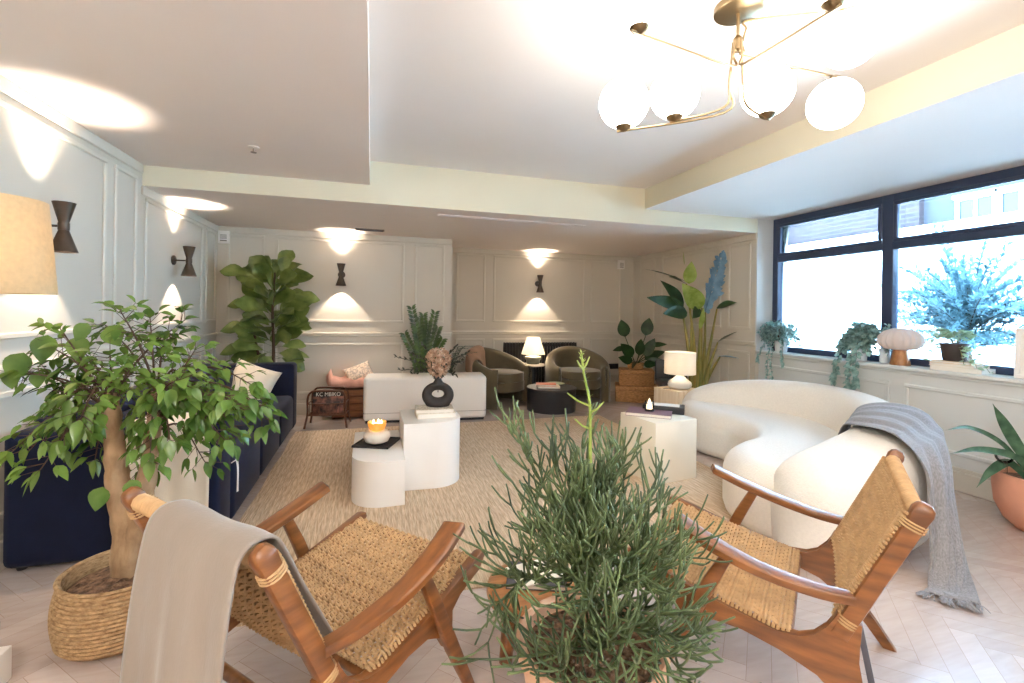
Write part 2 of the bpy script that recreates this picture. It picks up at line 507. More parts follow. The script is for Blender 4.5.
wallset(bm, 'x', XL, 1, YNEAR, YBM - .02, [(-1.9, -.2), (-.05, 1.95), (2.05, 3.93), (4.04, 4.37)], 2.36, 1.165, .9, .26, DADO, H1)
struct('trim_1', bm, M['trim'], smooth=False)
bm = B()
wallset(bm, 'x', XL, 1, YBM - .02, YB, [(4.52, 5.87), (5.99, 6.33)], 2.225, 1.165, .9, .26, DADO, H2)
struct('trim_2', bm, M['trim'], smooth=False)
bm = B()
wallset(bm, 'y', YB, -1, XL, XST, [(-1.67, -1.26), (-1.14, .415), (.546, .95)], 2.225, 1.165, .9, .26, DADO, H2)
rail(bm, 'x', XST, 1, YB - .02, YR, DADO - .035, DADO, .026)
struct('trim_3', bm, M['trim'], smooth=False)
bm = B()
wallset(bm, 'y', YR, -1, XST, XR, [(1.25, 1.715), (1.846, 3.434), (3.545, 4.116)], 2.225, 1.165, .9, .26, DADO - .012, H2)
struct('trim_4', bm, M['trim'], smooth=False)
bm = B()
wallset(bm, 'x', XR, -1, YBM + .01, YR, [(6.55, 6.98), (5.05, 6.36), (4.56, 4.93)], 2.225, 1.165, .9, .26, DADO - .012, H2)
struct('trim_5', bm, M['trim'], smooth=False)
bm = B()
for a, b in ((3.0, 4.36), (1.62, 2.88), (.2, 1.5), (-1.2, .08)): rect(bm, 'x', XR + .04, -1, a, b, .27, .775)
struct('trim_6', bm, M['baywall'], smooth=False)
bm = B()
box(bm, XR + .0, XW - .02, -1.2, YBM, SILL - .035, SILL, .01, 2)
rail(bm, 'x', XR + .04, -1, -1.2, YBM, SILL - .06, SILL - .035, .015)
struct('trim_7', bm, M['baywall'], smooth=False)
skirt('baseboard_left', [('x', XL, 1, YNEAR, YB)])
skirt('baseboard_back', [('y', YB, -1, XL, XST)])
skirt('baseboard_recess', [('y', YR, -1, XST, XR)])
skirt('baseboard_right', [('x', XR, -1, YBM, YR), ('x', XR + .04, -1, YNEAR, YBM)])
# return of the window bay, facing the room: painted pale
sbox('trim_8', M['baywall'], XR - .004, XW + .1, YBM - .004, YBM + .014, SILL, H1 + .002)

# window: dark metal frame in four bays, transom lights above, big panes below
wn = thing('window_1', None, None, (0, 0, 0)); wn['kind'] = 'structure'
bm = B()
x0, x1 = XW - .045, XW + .03
ys = [-1.2, .26, 1.7, 3.16, 4.455]
box(bm, x0, x1, -1.2, 4.455, H1 - .085, H1, .006, 1)
box(bm, x0, x1, -1.2, 4.455, SILL, SILL + .06, .006, 1)
box(bm, x0, x1, -1.2, 4.455, 1.965, 2.045, .006, 1)
for i, y in enumerate(ys):
    w = .05 if i in (0, 4) else .05
    a, b = (y - .075, y) if i == 4 else ((y, y + .075) if i == 0 else (y - w, y + w))
    box(bm, x0 - .004, x1 + .004, a, b, SILL, H1, .006, 1)
for a, b in zip(ys, ys[1:]):
    rect(bm, 'x', XW - .035, -1, a + .05, b - (.075 if b > 4.4 else .05), 2.03, H1 - .07, .035, .022)
obj('window_frame', bm, M['frame'], wn, smooth=False)
for a, b in zip(ys, ys[1:]):
    bm = B(); box(bm, XW - .003, XW + .003, a + .03, b - .03, 2.02, H1 - .05); obj('window_pane', bm, M['glass'], wn, smooth=False)
    bm = B(); box(bm, XW - .003, XW + .003, a + .03, b - .03, SILL + .03, 2.0); obj('window_pane', bm, M['glass'], wn, smooth=False)
for y in (3.84, 2.50, .98):
    bm = B(); box(bm, XW - .085, XW - .04, y - .06, y + .06, 2.035, 2.06, .008, 2); box(bm, XW - .1, XW - .08, y - .025, y + .05, 2.04, 2.055, .005, 2)
    obj('handle', bm, M['frame'], wn)

# ------------------------------------------------------------------ outside the window
M['render_w'] = mat('white_render', srgb(238, 238, 232), .9, var=.03, scale=2)
M['paving'] = mat('outside_paving', srgb(190, 190, 186), .9, var=.08, scale=4)
sbox('ground', M['paving'], XW + .2, 30, -14, 22, -.4, -.3)
sbox('wall_outside', M['render_w'], 7.9, 8.05, -8, 16, -.3, 2.72)
bld = thing('building', 'brick and pale rendered building across the yard, seen through the window top lights', 'building', (8.2, 3, -.3))
mb = bpy.data.materials.new('yard_brick'); mb.use_nodes = True
N = mb.node_tree.nodes; L = mb.node_tree.links
tc = N.new('ShaderNodeTexCoord'); mp = N.new('ShaderNodeMapping'); mp.inputs['Rotation'].default_value = (0, R(90), R(90)); mp.inputs['Scale'].default_value = (1, 1, 1)
sp = N.new('ShaderNodeSeparateXYZ'); cb = N.new('ShaderNodeCombineXYZ')
L.new(tc.outputs['Object'], sp.inputs[0]); L.new(sp.outputs['Y'], cb.inputs['X']); L.new(sp.outputs['Z'], cb.inputs['Y'])
br = N.new('ShaderNodeTexBrick'); L.new(cb.outputs[0], br.inputs['Vector'])
br.inputs['Color1'].default_value = srgb(52, 37, 38); br.inputs['Color2'].default_value = srgb(38, 28, 31); br.inputs['Mortar'].default_value = srgb(62, 53, 54)
br.inputs['Scale'].default_value = 1.0; br.inputs['Brick Width'].default_value = .225; br.inputs['Row Height'].default_value = .075; br.inputs['Mortar Size'].default_value = .008
L.new(br.outputs['Color'], N['Principled BSDF'].inputs['Base Color']); N['Principled BSDF'].inputs['Roughness'].default_value = .9
bm = B(); box(bm, 0, 4, 2.2, 13, 0, 4.6); obj('brick_wall', bm, mb, bld, smooth=False)
bm = B(); box(bm, .1, 4, -11, 2.2, 0, 4.6); obj('rendered_wall', bm, mat('blue_grey_render', srgb(54, 53, 57), .9, var=.05, scale=3), bld, smooth=False)
for y in (1.52, 1.03, .46, -.03, -.6, -1.1):
    bm = B()
    rect(bm, 'x', .1, -1, y - .24, y + .24, 2.98, 3.4, .045, .06)
    rail(bm, 'x', .1, -1, y - .02, y + .02, 3.02, 3.37, .05)
    rail(bm, 'x', .1, -1, y - .27, y + .27, 3.39, 3.44, .08)
    w = obj('window', bm, M['render_w'], bld, smooth=False)
    bm = B(); box(bm, .075, .09, y - .21, y + .21, 3.01, 3.37)
    obj('pane', bm, mat('far_pane', srgb(26, 34, 46), .15), w, smooth=False)

def olive_tree():
    t = thing('olive_tree', 'silvery olive tree in a blue pot standing outside the window', 'tree', (5.45, 3.02, -.3))
    bm = B(); lathe(bm, [(.2, 0), (.27, .1), (.33, .45), (.34, .72), (.36, .75), (.36, .8), (.32, .8), (.31, .76)], n=28)
    obj('pot', bm, M['blue_pot'], t)
    bm = B(); bl = B()
    tube(bm, curve_pts([(0, 0, .7), (.02, .01, 1.1), (-.02, .03, 1.45), (0, .0, 1.75)], 5), [.075, .07, .065, .06, .058, .055, .055, .05, .05, .05, .05, .05, .045, .045, .04, .04], 8)
    rd = random.Random(3)
    for i in range(120):
        a = rd.uniform(0, 2 * PI); el = rd.uniform(-.15, 1.35); L_ = rd.uniform(.4, .86)
        d = V((math.cos(a) * math.cos(el) * .75, math.sin(a) * math.cos(el), math.sin(el))).normalized()
        b = V((0, 0, rd.uniform(1.35, 1.75)))
        pts = [b, b + d * L_ * .5 + V((0, 0, .03)), b + d * L_ + V((0, 0, -.03))]
        cp = curve_pts(pts, 6)
        tube(bm, cp, [lerp(.006, .002, k / (len(cp) - 1)) for k in range(len(cp))], 4, cap=False)
        for k in range(2, len(cp)):
            for s in range(13):
                dd = (d + V((rd.uniform(-.9, .9), rd.uniform(-.9, .9), rd.uniform(-.5, .9)))).normalized()
                leaf(bl, cp[k], dd, (rd.uniform(-.5, .5), rd.uniform(-.5, .5), 1), rd.uniform(.06, .1), .017, 'lance', 2, .1, .1)
    obj('trunk', bm, M['twig'], t); obj('foliage', bl, M['olive_leaf'], t)
olive_tree()

# ------------------------------------------------------------------ fittings on walls and ceiling
def make_sconce(label, loc, rz):
    t = thing('wall_sconce', label, 'wall light', loc, rz, 'bronze hourglass wall sconces')   # local -y points into the room
    bm = B()
    lathe(bm, [(.052, .142), (.022, .026), (.022, -.01), (.064, -.135), (.06, -.135), (.018, -.012), (.018, .026), (.048, .142)][::-1], (0, -.13, 0), 28, cap0=False, cap1=False)
    lathe(bm, [(.022, -.012), (.026, -.012), (.026, .028), (.022, .028)], (0, -.13, 0), 24, cap0=False, cap1=False)
    lathe(bm, [(.019, -.012), (.019, .026)], (0, -.13, 0), 12)
    obj('shade', bm, M['bronze'], t)
    bm = B(); tube(bm, [(0, 0, .01), (0, -.12, .01)], .007, 8)
    obj('arm', bm, M['bronze'], t)
    bm = B(); lathe(bm, [(.045, 0), (.045, .012), (.04, .016)], n=24)
    for v in bm.verts: v.co = V((v.co.x, -v.co.z, v.co.y + .01))
    bmesh.ops.recalc_face_normals(bm, faces=bm.faces[:])
    obj('backplate', bm, M['bronze'], t)
    return t
SC = [('bronze hourglass sconce on the left wall nearest the linen shade', (XL, 3.225, 1.773), R(90)),
      ('bronze hourglass sconce on the left wall beyond the leafy tree', (XL, 5.10, 1.763), R(90)),
      ('bronze hourglass sconce on the back wall beside the fiddle-leaf fig', (-.371, YB, 1.765), 0),
      ('bronze hourglass sconce in the far recess above the radiator', (2.59, YR, 1.782), 0)]
s0 = make_sconce(SC[0][0], SC[0][1], SC[0][2])
for lb, loc, rz in SC[1:]: dup(s0, loc, rz, lb)

def alarm(label, loc):
    t = thing('alarm_sounder', label, 'alarm', loc, 0, 'white wall sounders')
    bm = B(); box(bm, -.06, .06, -.05, 0, -.075, .075, .008, 2); obj('casing', bm, M['plastic'], t)
    bm = B()
    for k in range(4): box(bm, -.035, .035, -.054, -.048, -.02 + k * .014, -.014 + k * .014)
    box(bm, -.035, .035, -.053, -.048, -.05, -.035)
    obj('speaker_grille', bm, M['grille'], t, smooth=False)
alarm('white sounder box high in the back left corner above the fig', (-1.7, YB, 2.175))
alarm('white sounder box high in the far recess near the right corner', (4.1, YR, 2.165))

t = thing('sprinkler_head', 'tiny white and steel sprinkler head on the left soffit', 'sprinkler', (-.81, 3.69, H1))
bm = B(); lathe(bm, [(.036, 0), (.036, -.006), (.012, -.012)][::-1], n=20); obj('rose', bm, M['plastic'], t)
bm = B(); lathe(bm, [(.006, -.01), (.006, -.035), (.02, -.037), (.02, -.04)][::-1], n=12); obj('deflector', bm, M['grille'], t)
t = thing('air_vent', 'short grey slatted air vent in the ceiling above the back sconce', 'vent', (-.03, 5.96, H2))
bm = B(); box(bm, -.17, .17, -.05, .05, -.012, 0, .003, 1); obj('frame', bm, M['grille'], t, smooth=False)
bm = B()
for k in range(5): box(bm, -.155, .155, -.04 + k * .018, -.034 + k * .018, -.016, -.011)
obj('slats', bm, M['slate'], t, smooth=False)
t = thing('slot_diffuser', 'long thin slot diffuser in the ceiling just behind the beam', 'vent', (1.45, 4.77, H2), R(.7))
bm = B(); box(bm, -.82, .82, -.035, -.014, -.008, 0); box(bm, -.82, .82, .014, .035, -.008, 0); obj('frame', bm, M['soff'], t, smooth=False)
bm = B(); box(bm, -.81, .81, -.014, .014, -.003, 0); obj('slot', bm, M['slate'], t, smooth=False)
t = thing('wall_socket', 'black socket plate on the far recess wall beside the olive armchair', 'socket', (4.0, YR, .42))
bm = B(); box(bm, -.1, .1, -.012, 0, -.045, .045, .004, 2); obj('plate', bm, M['black'], t)
for s in (-.05, .05): bm = B(); box(bm, s - .025, s + .025, -.015, -.01, -.028, .028, .003, 1); obj('outlet', bm, M['iron'], t)

# chandelier
hub = V((1.52, 1.685, 2.56))
t = thing('chandelier', 'brass multi-arm chandelier with glowing opal globes', 'chandelier', (hub.x, hub.y, HC))
W_ = lambda p: V(p) - V((hub.x, hub.y, HC))
bm = B(); lathe(bm, [(.09, -.03), (.1, -.025), (.1, 0)], n=32); obj('ceiling_rose', bm, M['brass'], t)
bm = B(); tube(bm, [(0, 0, -.02), (0, 0, -.16)], .008, 10); lathe(bm, [(.01, -.2), (.02, -.19), (.022, -.17), (.02, -.14), (.012, -.13)], n=20)
obj('stem', bm, M['brass'], t)
GL = [((1.105, 1.93, 2.315), -1, .113), ((1.295, 1.815, 2.335), -1, .108), ((1.69, 1.69, 2.355), -1, .112), ((2.032, 1.647, 2.325), 1, .112),
      ((.93, 1.52, 2.5), -1, .11), ((1.84, 1.43, 2.47), 1, .11), ((1.47, 1.2, 2.5), -1, .11)]
for (g, up, r) in GL:
    g = V(g); hz = V((g.x - hub.x, g.y - hub.y, 0)).normalized()
    if up < 0: e = g + V((0, 0, -r - .012)) 
    else: e = g + V((0, 0, r + .016))
    st = hub + V((0, 0, -.02)) + hz * .02
    bz = e.z + .045 if up < 0 else e.z + .03
    pts = [W_(st), W_(st + V((0, 0, bz - st.z)) * .6 + hz * .012), W_(V((hub.x, hub.y, bz)) + hz * .05), W_(e - hz * .01), W_(e + hz * .02)]
    bm = B(); tube(bm, curve_pts(pts, 6), .005, 8)
    a = obj('arm', bm, M['brass'], t)
    bm = B()
    if up < 0: lathe(bm, [(.012, -r - .016), (.03, -r - .004), (.048, -r + .022), (.046, -r + .024)], W_(g), 20)
    else: lathe(bm, [(.012, r + .018), (.03, r + .006), (.048, r - .022), (.046, r - .024)][::-1], W_(g), 20)
    obj('cup', bm, M['brass'], a)
    bm = B(); sphere(bm, W_(g), r, 28, 18); obj('globe', bm, M['globe'], t)
# ------------------------------------------------------------------ rope lounge chairs (x across, +y forward)
def weave(bm, S, hw, n_t, n_l, rt=.0046, rl=.0046, amp=.0042, edge=.05):
    """S(u, v) -> (point, normal); u -1..1 across, v 0..1 along. cords across and along, passing over and under"""
    m = n_l * 2 + 1
    for i in range(n_t):
        v = (i + .5) / n_t
        sg = 1 if (i // 2) % 2 else -1
        pts = []
        p, nn = S(-1, v); pts.append(p - nn * .045 + V((.012, 0, 0))); pts.append(p - nn * .018 - V((.008, 0, 0)))
        for k in range(m):
            u = -1 + 2 * k / (m - 1)
            p, nn = S(u, v)
            o = amp * sg * math.cos(PI * k) * (0 if k in (0, m - 1) else 1)
            pts.append(p + nn * o)
        p, nn = S(1, v); pts.append(p - nn * .018 + V((.008, 0, 0))); pts.append(p - nn * .045 - V((.012, 0, 0)))
        tube(bm, pts, rt, 5, cap=False)
    for k in range(n_l):
        u = -1 + 2 * (k + .5) / n_l * 1.0
        kk = round((u + 1) / 2 * (m - 1))
        u = -1 + 2 * kk / (m - 1)
        for off in (-.006, .006):
            pts = []
            for i in range(0, n_t + 1, 2):
                v = i / n_t
                p, nn = S(u, v)
                sg = 1 if (i // 2) % 2 else -1
                pts.append(p - nn * (amp * sg * math.cos(PI * kk)) * .9 + V((off, 0, 0)))
            tube(bm, pts, rl, 4, cap=False)

def make_lounge(label, loc, rz, brace=None):
    t = thing('lounge_chair', label, 'chair', loc, rz, 'rope-seated lounge chairs')
    def shear(co):
        return 0
    for s in (-1, 1):
        xs = s * .318
        # boomerang side frame: seat rail, hub and raked rear leg in one piece
        o = [(.39, .434), (.415, .43), (.42, .412), (.385, .372), (.262, .345), (.215, .31), (.222, .185), (.195, .19), (.165, .25), (.09, .29), (.0, .287), (-.11, .265), (-.215, .235),
             (-.3, .168), (-.368, .09), (-.43, .0), (-.475, .0), (-.42, .085), (-.36, .165), (-.325, .235), (-.314, .30), (-.32, .36), (-.325, .42), (-.262, .44),
             (-.24, .385), (-.205, .345), (-.165, .325), (-.1, .318), (.1, .357)]
        bm = B()
        M4 = Matrix(((0, 0, 1, 0), (1, 0, 0, 0), (0, 1, 0, 0), (0, 0, 0, 1)))
        vs = prism(bm, o, xs - .017, xs + .017, .004, 2, 0, M4)
        for v in vs:
            if v.co.z < .27 and v.co.y < -.05: v.co.x += s * (.27 - v.co.z) * .16
        obj('side_frame', bm, M['teak'], t)
        bm = B()
        bar(bm, [(xs, -.268, .37), (xs - s * .002, -.36, .575), (xs - s * .002, -.45, .772), (xs - s * .002, -.459, .793), (xs - s * .002, -.466, .808), (xs - s * .002, -.47, .816)], [.044, .044, .046, .046, .038, .02], [.05, .05, .05, .054, .044, .024], up=(0, 1, .45), rnd=.55)
        obj('back_post', bm, M['teak'], t)
        bm = B()
        pts = curve_pts([(s * .318, -.305, .49), (s * .335, -.2, .492), (s * .352, -.05, .515), (s * .35, .1, .557), (s * .338, .205, .597), (s * .334, .225, .605)], 6)
        n = len(pts)
        ws = [lerp(.045, .08, min(1, k / (n * .55))) * (1 if k < n - 3 else (.95, .85, .62)[k - n + 3]) for k in range(n)]
        bar(bm, pts, ws, [.03] * (n - 2) + [.026, .018], rnd=.4)
        obj('armrest', bm, M['teakx'], t)
        bm = B()
        bar(bm, [(s * .337, .045, .532), (s * .342, .1, .42), (s * .352, .19, .215), (s * .365, .294, .0)], [.028, .03, .03, .026], [.038, .046, .05, .034], up=(0, 1, .4), rnd=.5)
        obj('leg', bm, M['teak'], t)
    for (y_, z_, r_) in ((.372, .398, .017), (-.13, .305, .017), (.205, .25, .015), (-.3, .26, .017)):
        bm = B(); tube(bm, [(-.315, y_, z_), (.315, y_, z_)], r_, 10); obj('crossbar', bm, M['teakx'], t)
    def Sseat(u, v):
        y = lerp(.385, -.14, v); z = lerp(.418, .322, v) - .022 * (1 - u * u) * math.sin(PI * v)
        return V((u * .312, y, z)), V((0, -.18, .98))
    bm = B(); weave(bm, Sseat, .312, 38, 20, .0056, .0044, .0058)
    obj('woven_seat', bm, M['cord'], t)
    def Sback(u, v):
        y = lerp(-.283, -.452, v); z = lerp(.395, .775, v)
        b = -.028 * (1 - u * u) * (.4 + .6 * math.sin(PI * v))
        nrm = V((0, .92, .4))
        return V((u * .318, y, z)) + nrm * (.03 + b), nrm
    bm = B(); weave(bm, Sback, .318, 30, 20, .0056, .0044, .0058)
    for s in (-1, 1):     # cord wound round the top and bottom of each post
        for (ya, za) in ((-.435, .742), (-.285, .41)):
            for k in range(3):
                c = V((s * .316, ya - k * .0036, za + k * .0082)); ring = []
                for j in range(13):
                    a = 2 * PI * j / 12
                    ring.append(c + V((.0262 * math.cos(a), 0, 0)) * 1.0 + V((0, .92, .4)) * (.03 * math.sin(a)))
                tube(bm, ring, .0036, 5, cap=False)
    for s in (-1, 1):     # cord wound along the inner rod beside each post
        pts = [V((s * .298, lerp(-.283, -.447, k / 150), lerp(.40, .765, k / 150))) + V((0, .92, .4)) * .022 for k in range(151)]
        tube(bm, pts, [.0165 + .0018 * math.sin(k * 2.1) for k in range(151)], 9)
    obj('woven_back', bm, M['cord'], t)
    bm = B()
    pts = []
    for k in range(0, 241):
        x = -.295 + .59 * k / 240
        pts.append(V((x, -.448, .777)))
    rs = [.0235 + .0022 * math.sin(k * 1.75) for k in range(241)]
    tube(bm, pts, rs, 10)
    obj('top_rail', bm, M['cord'], t, label='top rail wound with cord')
    if brace: bm = B(); bar(bm, brace, .024, .02, up=(0, 1, 0), rnd=.3); obj('rear_leg', bm, M['slate'], t, label='rear leg, coloured grey for window light')  # straight rear leg; its grey stands in for window light on wood
    return t
BR = [(-.01, -.325, .30), (-.06, -.385, .0)]
CH_R = ((1.4705, 1.497, 0), .687)
CH_L = ((-.1045, 1.7024, 0), -.8173)
make_lounge('teak rope lounge chair with an empty backrest, in front of the curved white sofa', *CH_R, brace=BR)
make_lounge('teak rope lounge chair with a taupe blanket over its backrest', *CH_L)

# blanket over the left chair
def on_chair(p, ch):
    (x, y, z), a = ch
    c, s = math.cos(a), math.sin(a)
    return V((x + p[0] * c - p[1] * s, y + p[0] * s + p[1] * c, z + p[2]))
bm = B(); rows = []
path = [(-.215, .43), (-.262, .52), (-.335, .66), (-.385, .765), (-.412, .803), (-.448, .814), (-.486, .803), (-.508, .76), (-.53, .62), (-.545, .45), (-.556, .28), (-.56, .13), (-.56, .05)]
path = curve_pts([V((0, a, b)) for a, b in path], 4)
nP = len(path)
for i, q in enumerate(path):
    f = i / (nP - 1); row = []
    xa = lerp(-.05, -.105, min(1, f / .45)) if f < .45 else lerp(-.105, -.108, (f - .45) / .55)
    xb = lerp(.275, .292, min(1, f / .45)) if f < .45 else lerp(.292, .32, (f - .45) / .55)
    for k in range(33):
        u = k / 32
        x = lerp(xa, xb, u)
        hang = max(0, (f - .55) / .45); hang2 = max(0, (.28 - f) / .28)
        w = .016 * hang * math.sin(u * 11 + 1.2 + f * 1.3) + .006 * hang * math.sin(u * 27 + 2) 
        w2 = .004 * math.sin(u * 9)
        row.append(V((x, q.y - w - .006 * abs(w2), q.z + (.004 * math.sin(u * 8 + 1) if .3 < f < .6 else 0))))
    rows.append(row)
grid(bm, [[on_chair(p, CH_L) for p in r] for r in rows], .007)
tag(obj('blanket', bm, M['linen'], angle=180), 'taupe linen blanket draped over the back of the left lounge chair', 'blanket')
# ------------------------------------------------------------------ navy sofa along the left wall
t = thing('sofa', 'long navy velvet sofa along the left panelled wall', 'sofa', (-1.27, 4.35, 0))
def lb(*a, r=.04, seg=3):
    bm = B(); x0, x1, y0, y1, z0, z1 = a
    box(bm, x0 + 1.27, x1 + 1.27, y0 - 4.35, y1 - 4.35, z0, z1, r, seg); return bm
obj('armrest', lb(-1.74, -.79, 2.93, 3.19, .02, .70), M['navy'], t)
obj('armrest', lb(-1.74, -.79, 5.52, 5.78, .02, .735), M['navy'], t)
obj('backrest', lb(-1.745, -1.46, 3.15, 5.56, .02, .735), M['navy'], t)
for a, b in ((3.195, 3.965), (3.972, 4.742), (4.75, 5.515)):
    obj('seat', lb(-1.48, -.785, a, b, .03, .41, r=.055, seg=4), M['navy'], t)
for a, b in ((3.195, 3.965), (3.972, 4.742), (4.75, 5.515)):
    bm = lb(-1.48, -1.32, a + .01, b - .01, .38, .70, r=.06, seg=4)
    obj('back_cushion', bm, M['navy'], t)
for x in (-1.68, -.86):
    for y in (2.99, 5.7): bm = B(); lathe(bm, [(.02, 0), (.025, .03)], (x + 1.27, y - 4.35, 0), 12); obj('foot', bm, M['black'], t)

# throw over its near arm
bm = B(); rows = []
path = curve_pts([V((0, 3.2, .56)), V((0, 3.2, .69)), V((0, 3.17, .718)), V((0, 3.06, .722)), V((0, 2.95, .72)), V((0, 2.912, .69)), V((0, 2.9, .5)), V((0, 2.892, .3)), V((0, 2.888, .16))], 4)
for i, q in enumerate(path):
    f = i / (len(path) - 1)
    rows.append([V((lerp(-1.21, -.83, k / 20) + .004 * math.sin(f * 9), q.y - .012 * max(0, f - .5) * (1 + math.sin(k * .9 + 1)), q.z)) for k in range(21)])
grid(bm, rows, .006)
th = tag(obj('throw', bm, M['cream_fab'], angle=180), 'cream throw hanging over the near arm of the navy sofa', 'throw')
bm = B()
for k in range(3): tube(bm, curve_pts([(-.776 + .003 * k, 3.205 + .006 * k, .425), (-.768 + .002 * k, 3.21 + .006 * k, .36), (-.768 + .002 * k, 3.21 + .006 * k, .22)], 4), .0018, 5)
tube(bm, [(-.80, 3.205, .40), (-.768, 3.215, .42)], .003, 6)
tag(obj('tassel', bm, M['stone']), 'white tassel hanging down the navy seat front beside the cream throw', 'tassel')

def pillow(bm, w, h, d, M4, n=14):
    for sgn in (1, -1):
        rows = []
        for i in range(n + 1):
            r = []
            for j in range(n + 1):
                u, v = -1 + 2 * i / n, -1 + 2 * j / n
                pin = 1 - .07 * (abs(u) ** 2 * (1 - abs(v) ** 2) + abs(v) ** 2 * (1 - abs(u) ** 2)) 
                b = ((1 - abs(u) ** 2.4) * (1 - abs(v) ** 2.4)) ** .55
                p = V((u * w / 2 * (1 - .08 * (1 - v * v)), sgn * (d / 2 * b + .002), v * h / 2 * (1 - .08 * (1 - u * u))))
                r.append(M4 @ p)
            rows.append(r)
        vs = grid(bm, rows)
    bmesh.ops.remove_doubles(bm, verts=bm.verts[:], dist=.0045)
    bmesh.ops.recalc_face_normals(bm, faces=bm.faces[:])
bm = B()
pillow(bm, .44, .44, .15, Matrix.Translation((-1.17, 5.36, .55)) @ Matrix.Rotation(R(12), 4, 'Z') @ Matrix.Rotation(R(-24), 4, 'X') @ Matrix.Rotation(R(24), 4, 'Y'))
tag(obj('cushion', bm, M['cream_fab'], angle=180), 'cream square cushion leaning on the far arm of the navy sofa', 'cushion')

# ------------------------------------------------------------------ curved ivory sofa by the window
t = thing('curved_sofa', 'curved ivory boucle sofa in front of the window wall', 'sofa', (3.1, 3.0, 0))
off = V((3.1, 3.0, 0))
out = [(3.14, 4.28), (3.02, 4.0), (3.02, 3.72), (3.08, 3.45), (3.03, 3.2), (2.86, 2.98), (2.62, 2.88), (2.42, 2.76), (2.28, 2.58), (2.22, 2.38), (2.27, 2.2), (2.42, 2.1), (2.7, 2.12),
       (3.0, 2.2), (3.4, 2.45), (3.7, 2.85), (3.85, 3.3), (3.75, 3.8), (3.52, 4.2), (3.3, 4.36)]
cp = curve_pts([V((x, y, 0)) for x, y in out] + [V((out[0][0], out[0][1], 0))], 4)[:-1]
o2 = [(p.x - off.x, p.y - off.y) for p in cp]
ar = sum(a[0] * b[1] - b[0] * a[1] for a, b in zip(o2, o2[1:] + o2[:1]))
if ar < 0: o2 = o2[::-1]
bm = B(); n2 = len(o2); nrm2 = []
for i in range(n2):
    a, b = o2[i - 2], o2[(i + 2) % n2]; d = V((b[0] - a[0], b[1] - a[1])).normalized(); nrm2.append(V((-d.y, d.x)))
rings = []
rr = .155
for (ins, z) in [(.05, .012), (.015, .035), (0, .08)] + [(rr * (1 - math.cos(R(a))), .43 - rr + rr * math.sin(R(a))) for a in range(0, 91, 10)]:
    rings.append([V((p[0] + q.x * ins, p[1] + q.y * ins, z)) for p, q in zip(o2, nrm2)])
vs = grid(bm, rings, closed_u=True); bm.faces.new(vs[-1]); bm.faces.new(vs[0]); bmesh.ops.recalc_face_normals(bm, faces=bm.faces[:])
obj('seat', bm, M['boucle'], t, angle=80)
st = [((3.26, 4.33), .15, .40), ((3.34, 4.29), .26, .52), ((3.52, 4.13), .31, .62), ((3.76, 3.82), .32, .69), ((3.9, 3.42), .33, .72), ((3.88, 3.0), .34, .725), ((3.7, 2.62), .36, .72), ((3.4, 2.3), .40, .70),
      ((3.06, 2.1), .46, .665), ((2.78, 2.03), .50, .62), ((2.55, 2.02), .50, .57), ((2.38, 2.04), .46, .52), ((2.26, 2.07), .36, .45), ((2.2, 2.1), .16, .33)]
ctr = curve_pts([V((a[0], a[1], 0)) for a, b, c in st], 5)
wh = curve_pts([V((b, c, 0)) for a, b, c in st], 5)
F = frames(ctr, V((0, 0, 1)))
rows = []
n = 28
for p, q, (tt, s, m) in zip(ctr, wh, F):
    w, h = q.x, q.y; z0 = .012 + max(0, .1 * (1 - w / .3)) if w < .3 else .012
    row = []
    for k in range(n):
        a = 2 * PI * k / n; c, d = math.cos(a), math.sin(a)
        e = .62
        x = math.copysign(abs(c) ** e, c) * w / 2; zz = math.copysign(abs(d) ** e, d)
        z = (z0 + h) / 2 + zz * (h - z0) / 2
        row.append(p - off + s * (x + .05 * (z / .7 - .5)) + V((0, 0, z)))
    rows.append(row)
bm = B()
vs = grid(bm, rows, closed_u=True)
bm.faces.new(vs[0]); bm.faces.new(vs[-1])
bmesh.ops.recalc_face_normals(bm, faces=bm.faces[:])
obj('backrest', bm, M['boucle'], t, angle=80)

# grey throw over its near end
bm = B(); rows = []
A_ = curve_pts([V(p) for p in ((2.93, 2.34, .47), (2.9, 2.26, .62), (2.86, 2.16, .655), (2.83, 1.98, .672), (2.81, 1.84, .64), (2.8, 1.75, .53), (2.79, 1.735, .35), (2.74, 1.69, .12), (2.66, 1.66, .02), (2.58, 1.62, .014))], 5)
B_ = curve_pts([V(p) for p in ((3.36, 2.56, .52), (3.35, 2.5, .67), (3.4, 2.38, .735), (3.48, 2.22, .735), (3.48, 2.1, .67), (3.32, 1.98, .52), (3.12, 1.83, .3), (2.95, 1.68, .1), (2.82, 1.57, .022), (2.72, 1.50, .014))], 5)
nu = 70
for i, (a, b) in enumerate(zip(A_, B_)):
    f = i / (len(A_) - 1); row = []
    nrm = (V((.35, -.9, 0)) if f > .4 else V((0, -.2, 1))).normalized()
    am = .008 + .03 * max(0, f - .3)
    for k in range(nu + 1):
        u = k / nu
        mid = V((0, 0, 0))
        bulge = math.sin(PI * u)
        p = a.lerp(b, u)
        if f > .45: p += V((.3, -.75, 0)).normalized() * bulge * .05
        wv = am * (.8 * math.sin(u * 21 + f * 3 + math.sin(f * 5)) + .5 * math.sin(u * 47 + 1.3 + f * 2) + .8 * mnoise.noise(V((u * 9, f * 7, 3))))
        p = p + nrm * (wv + .012)
        if p.z < .012: p.z = .012
        row.append(p)
    rows.append(row)
grid(bm, rows, .006)
gth = obj('throw', bm, M['grey_knit'], angle=180)
tag(gth, 'crinkled grey fringed throw over the near end of the curved sofa', 'throw')
bm = B(); rd = random.Random(4)
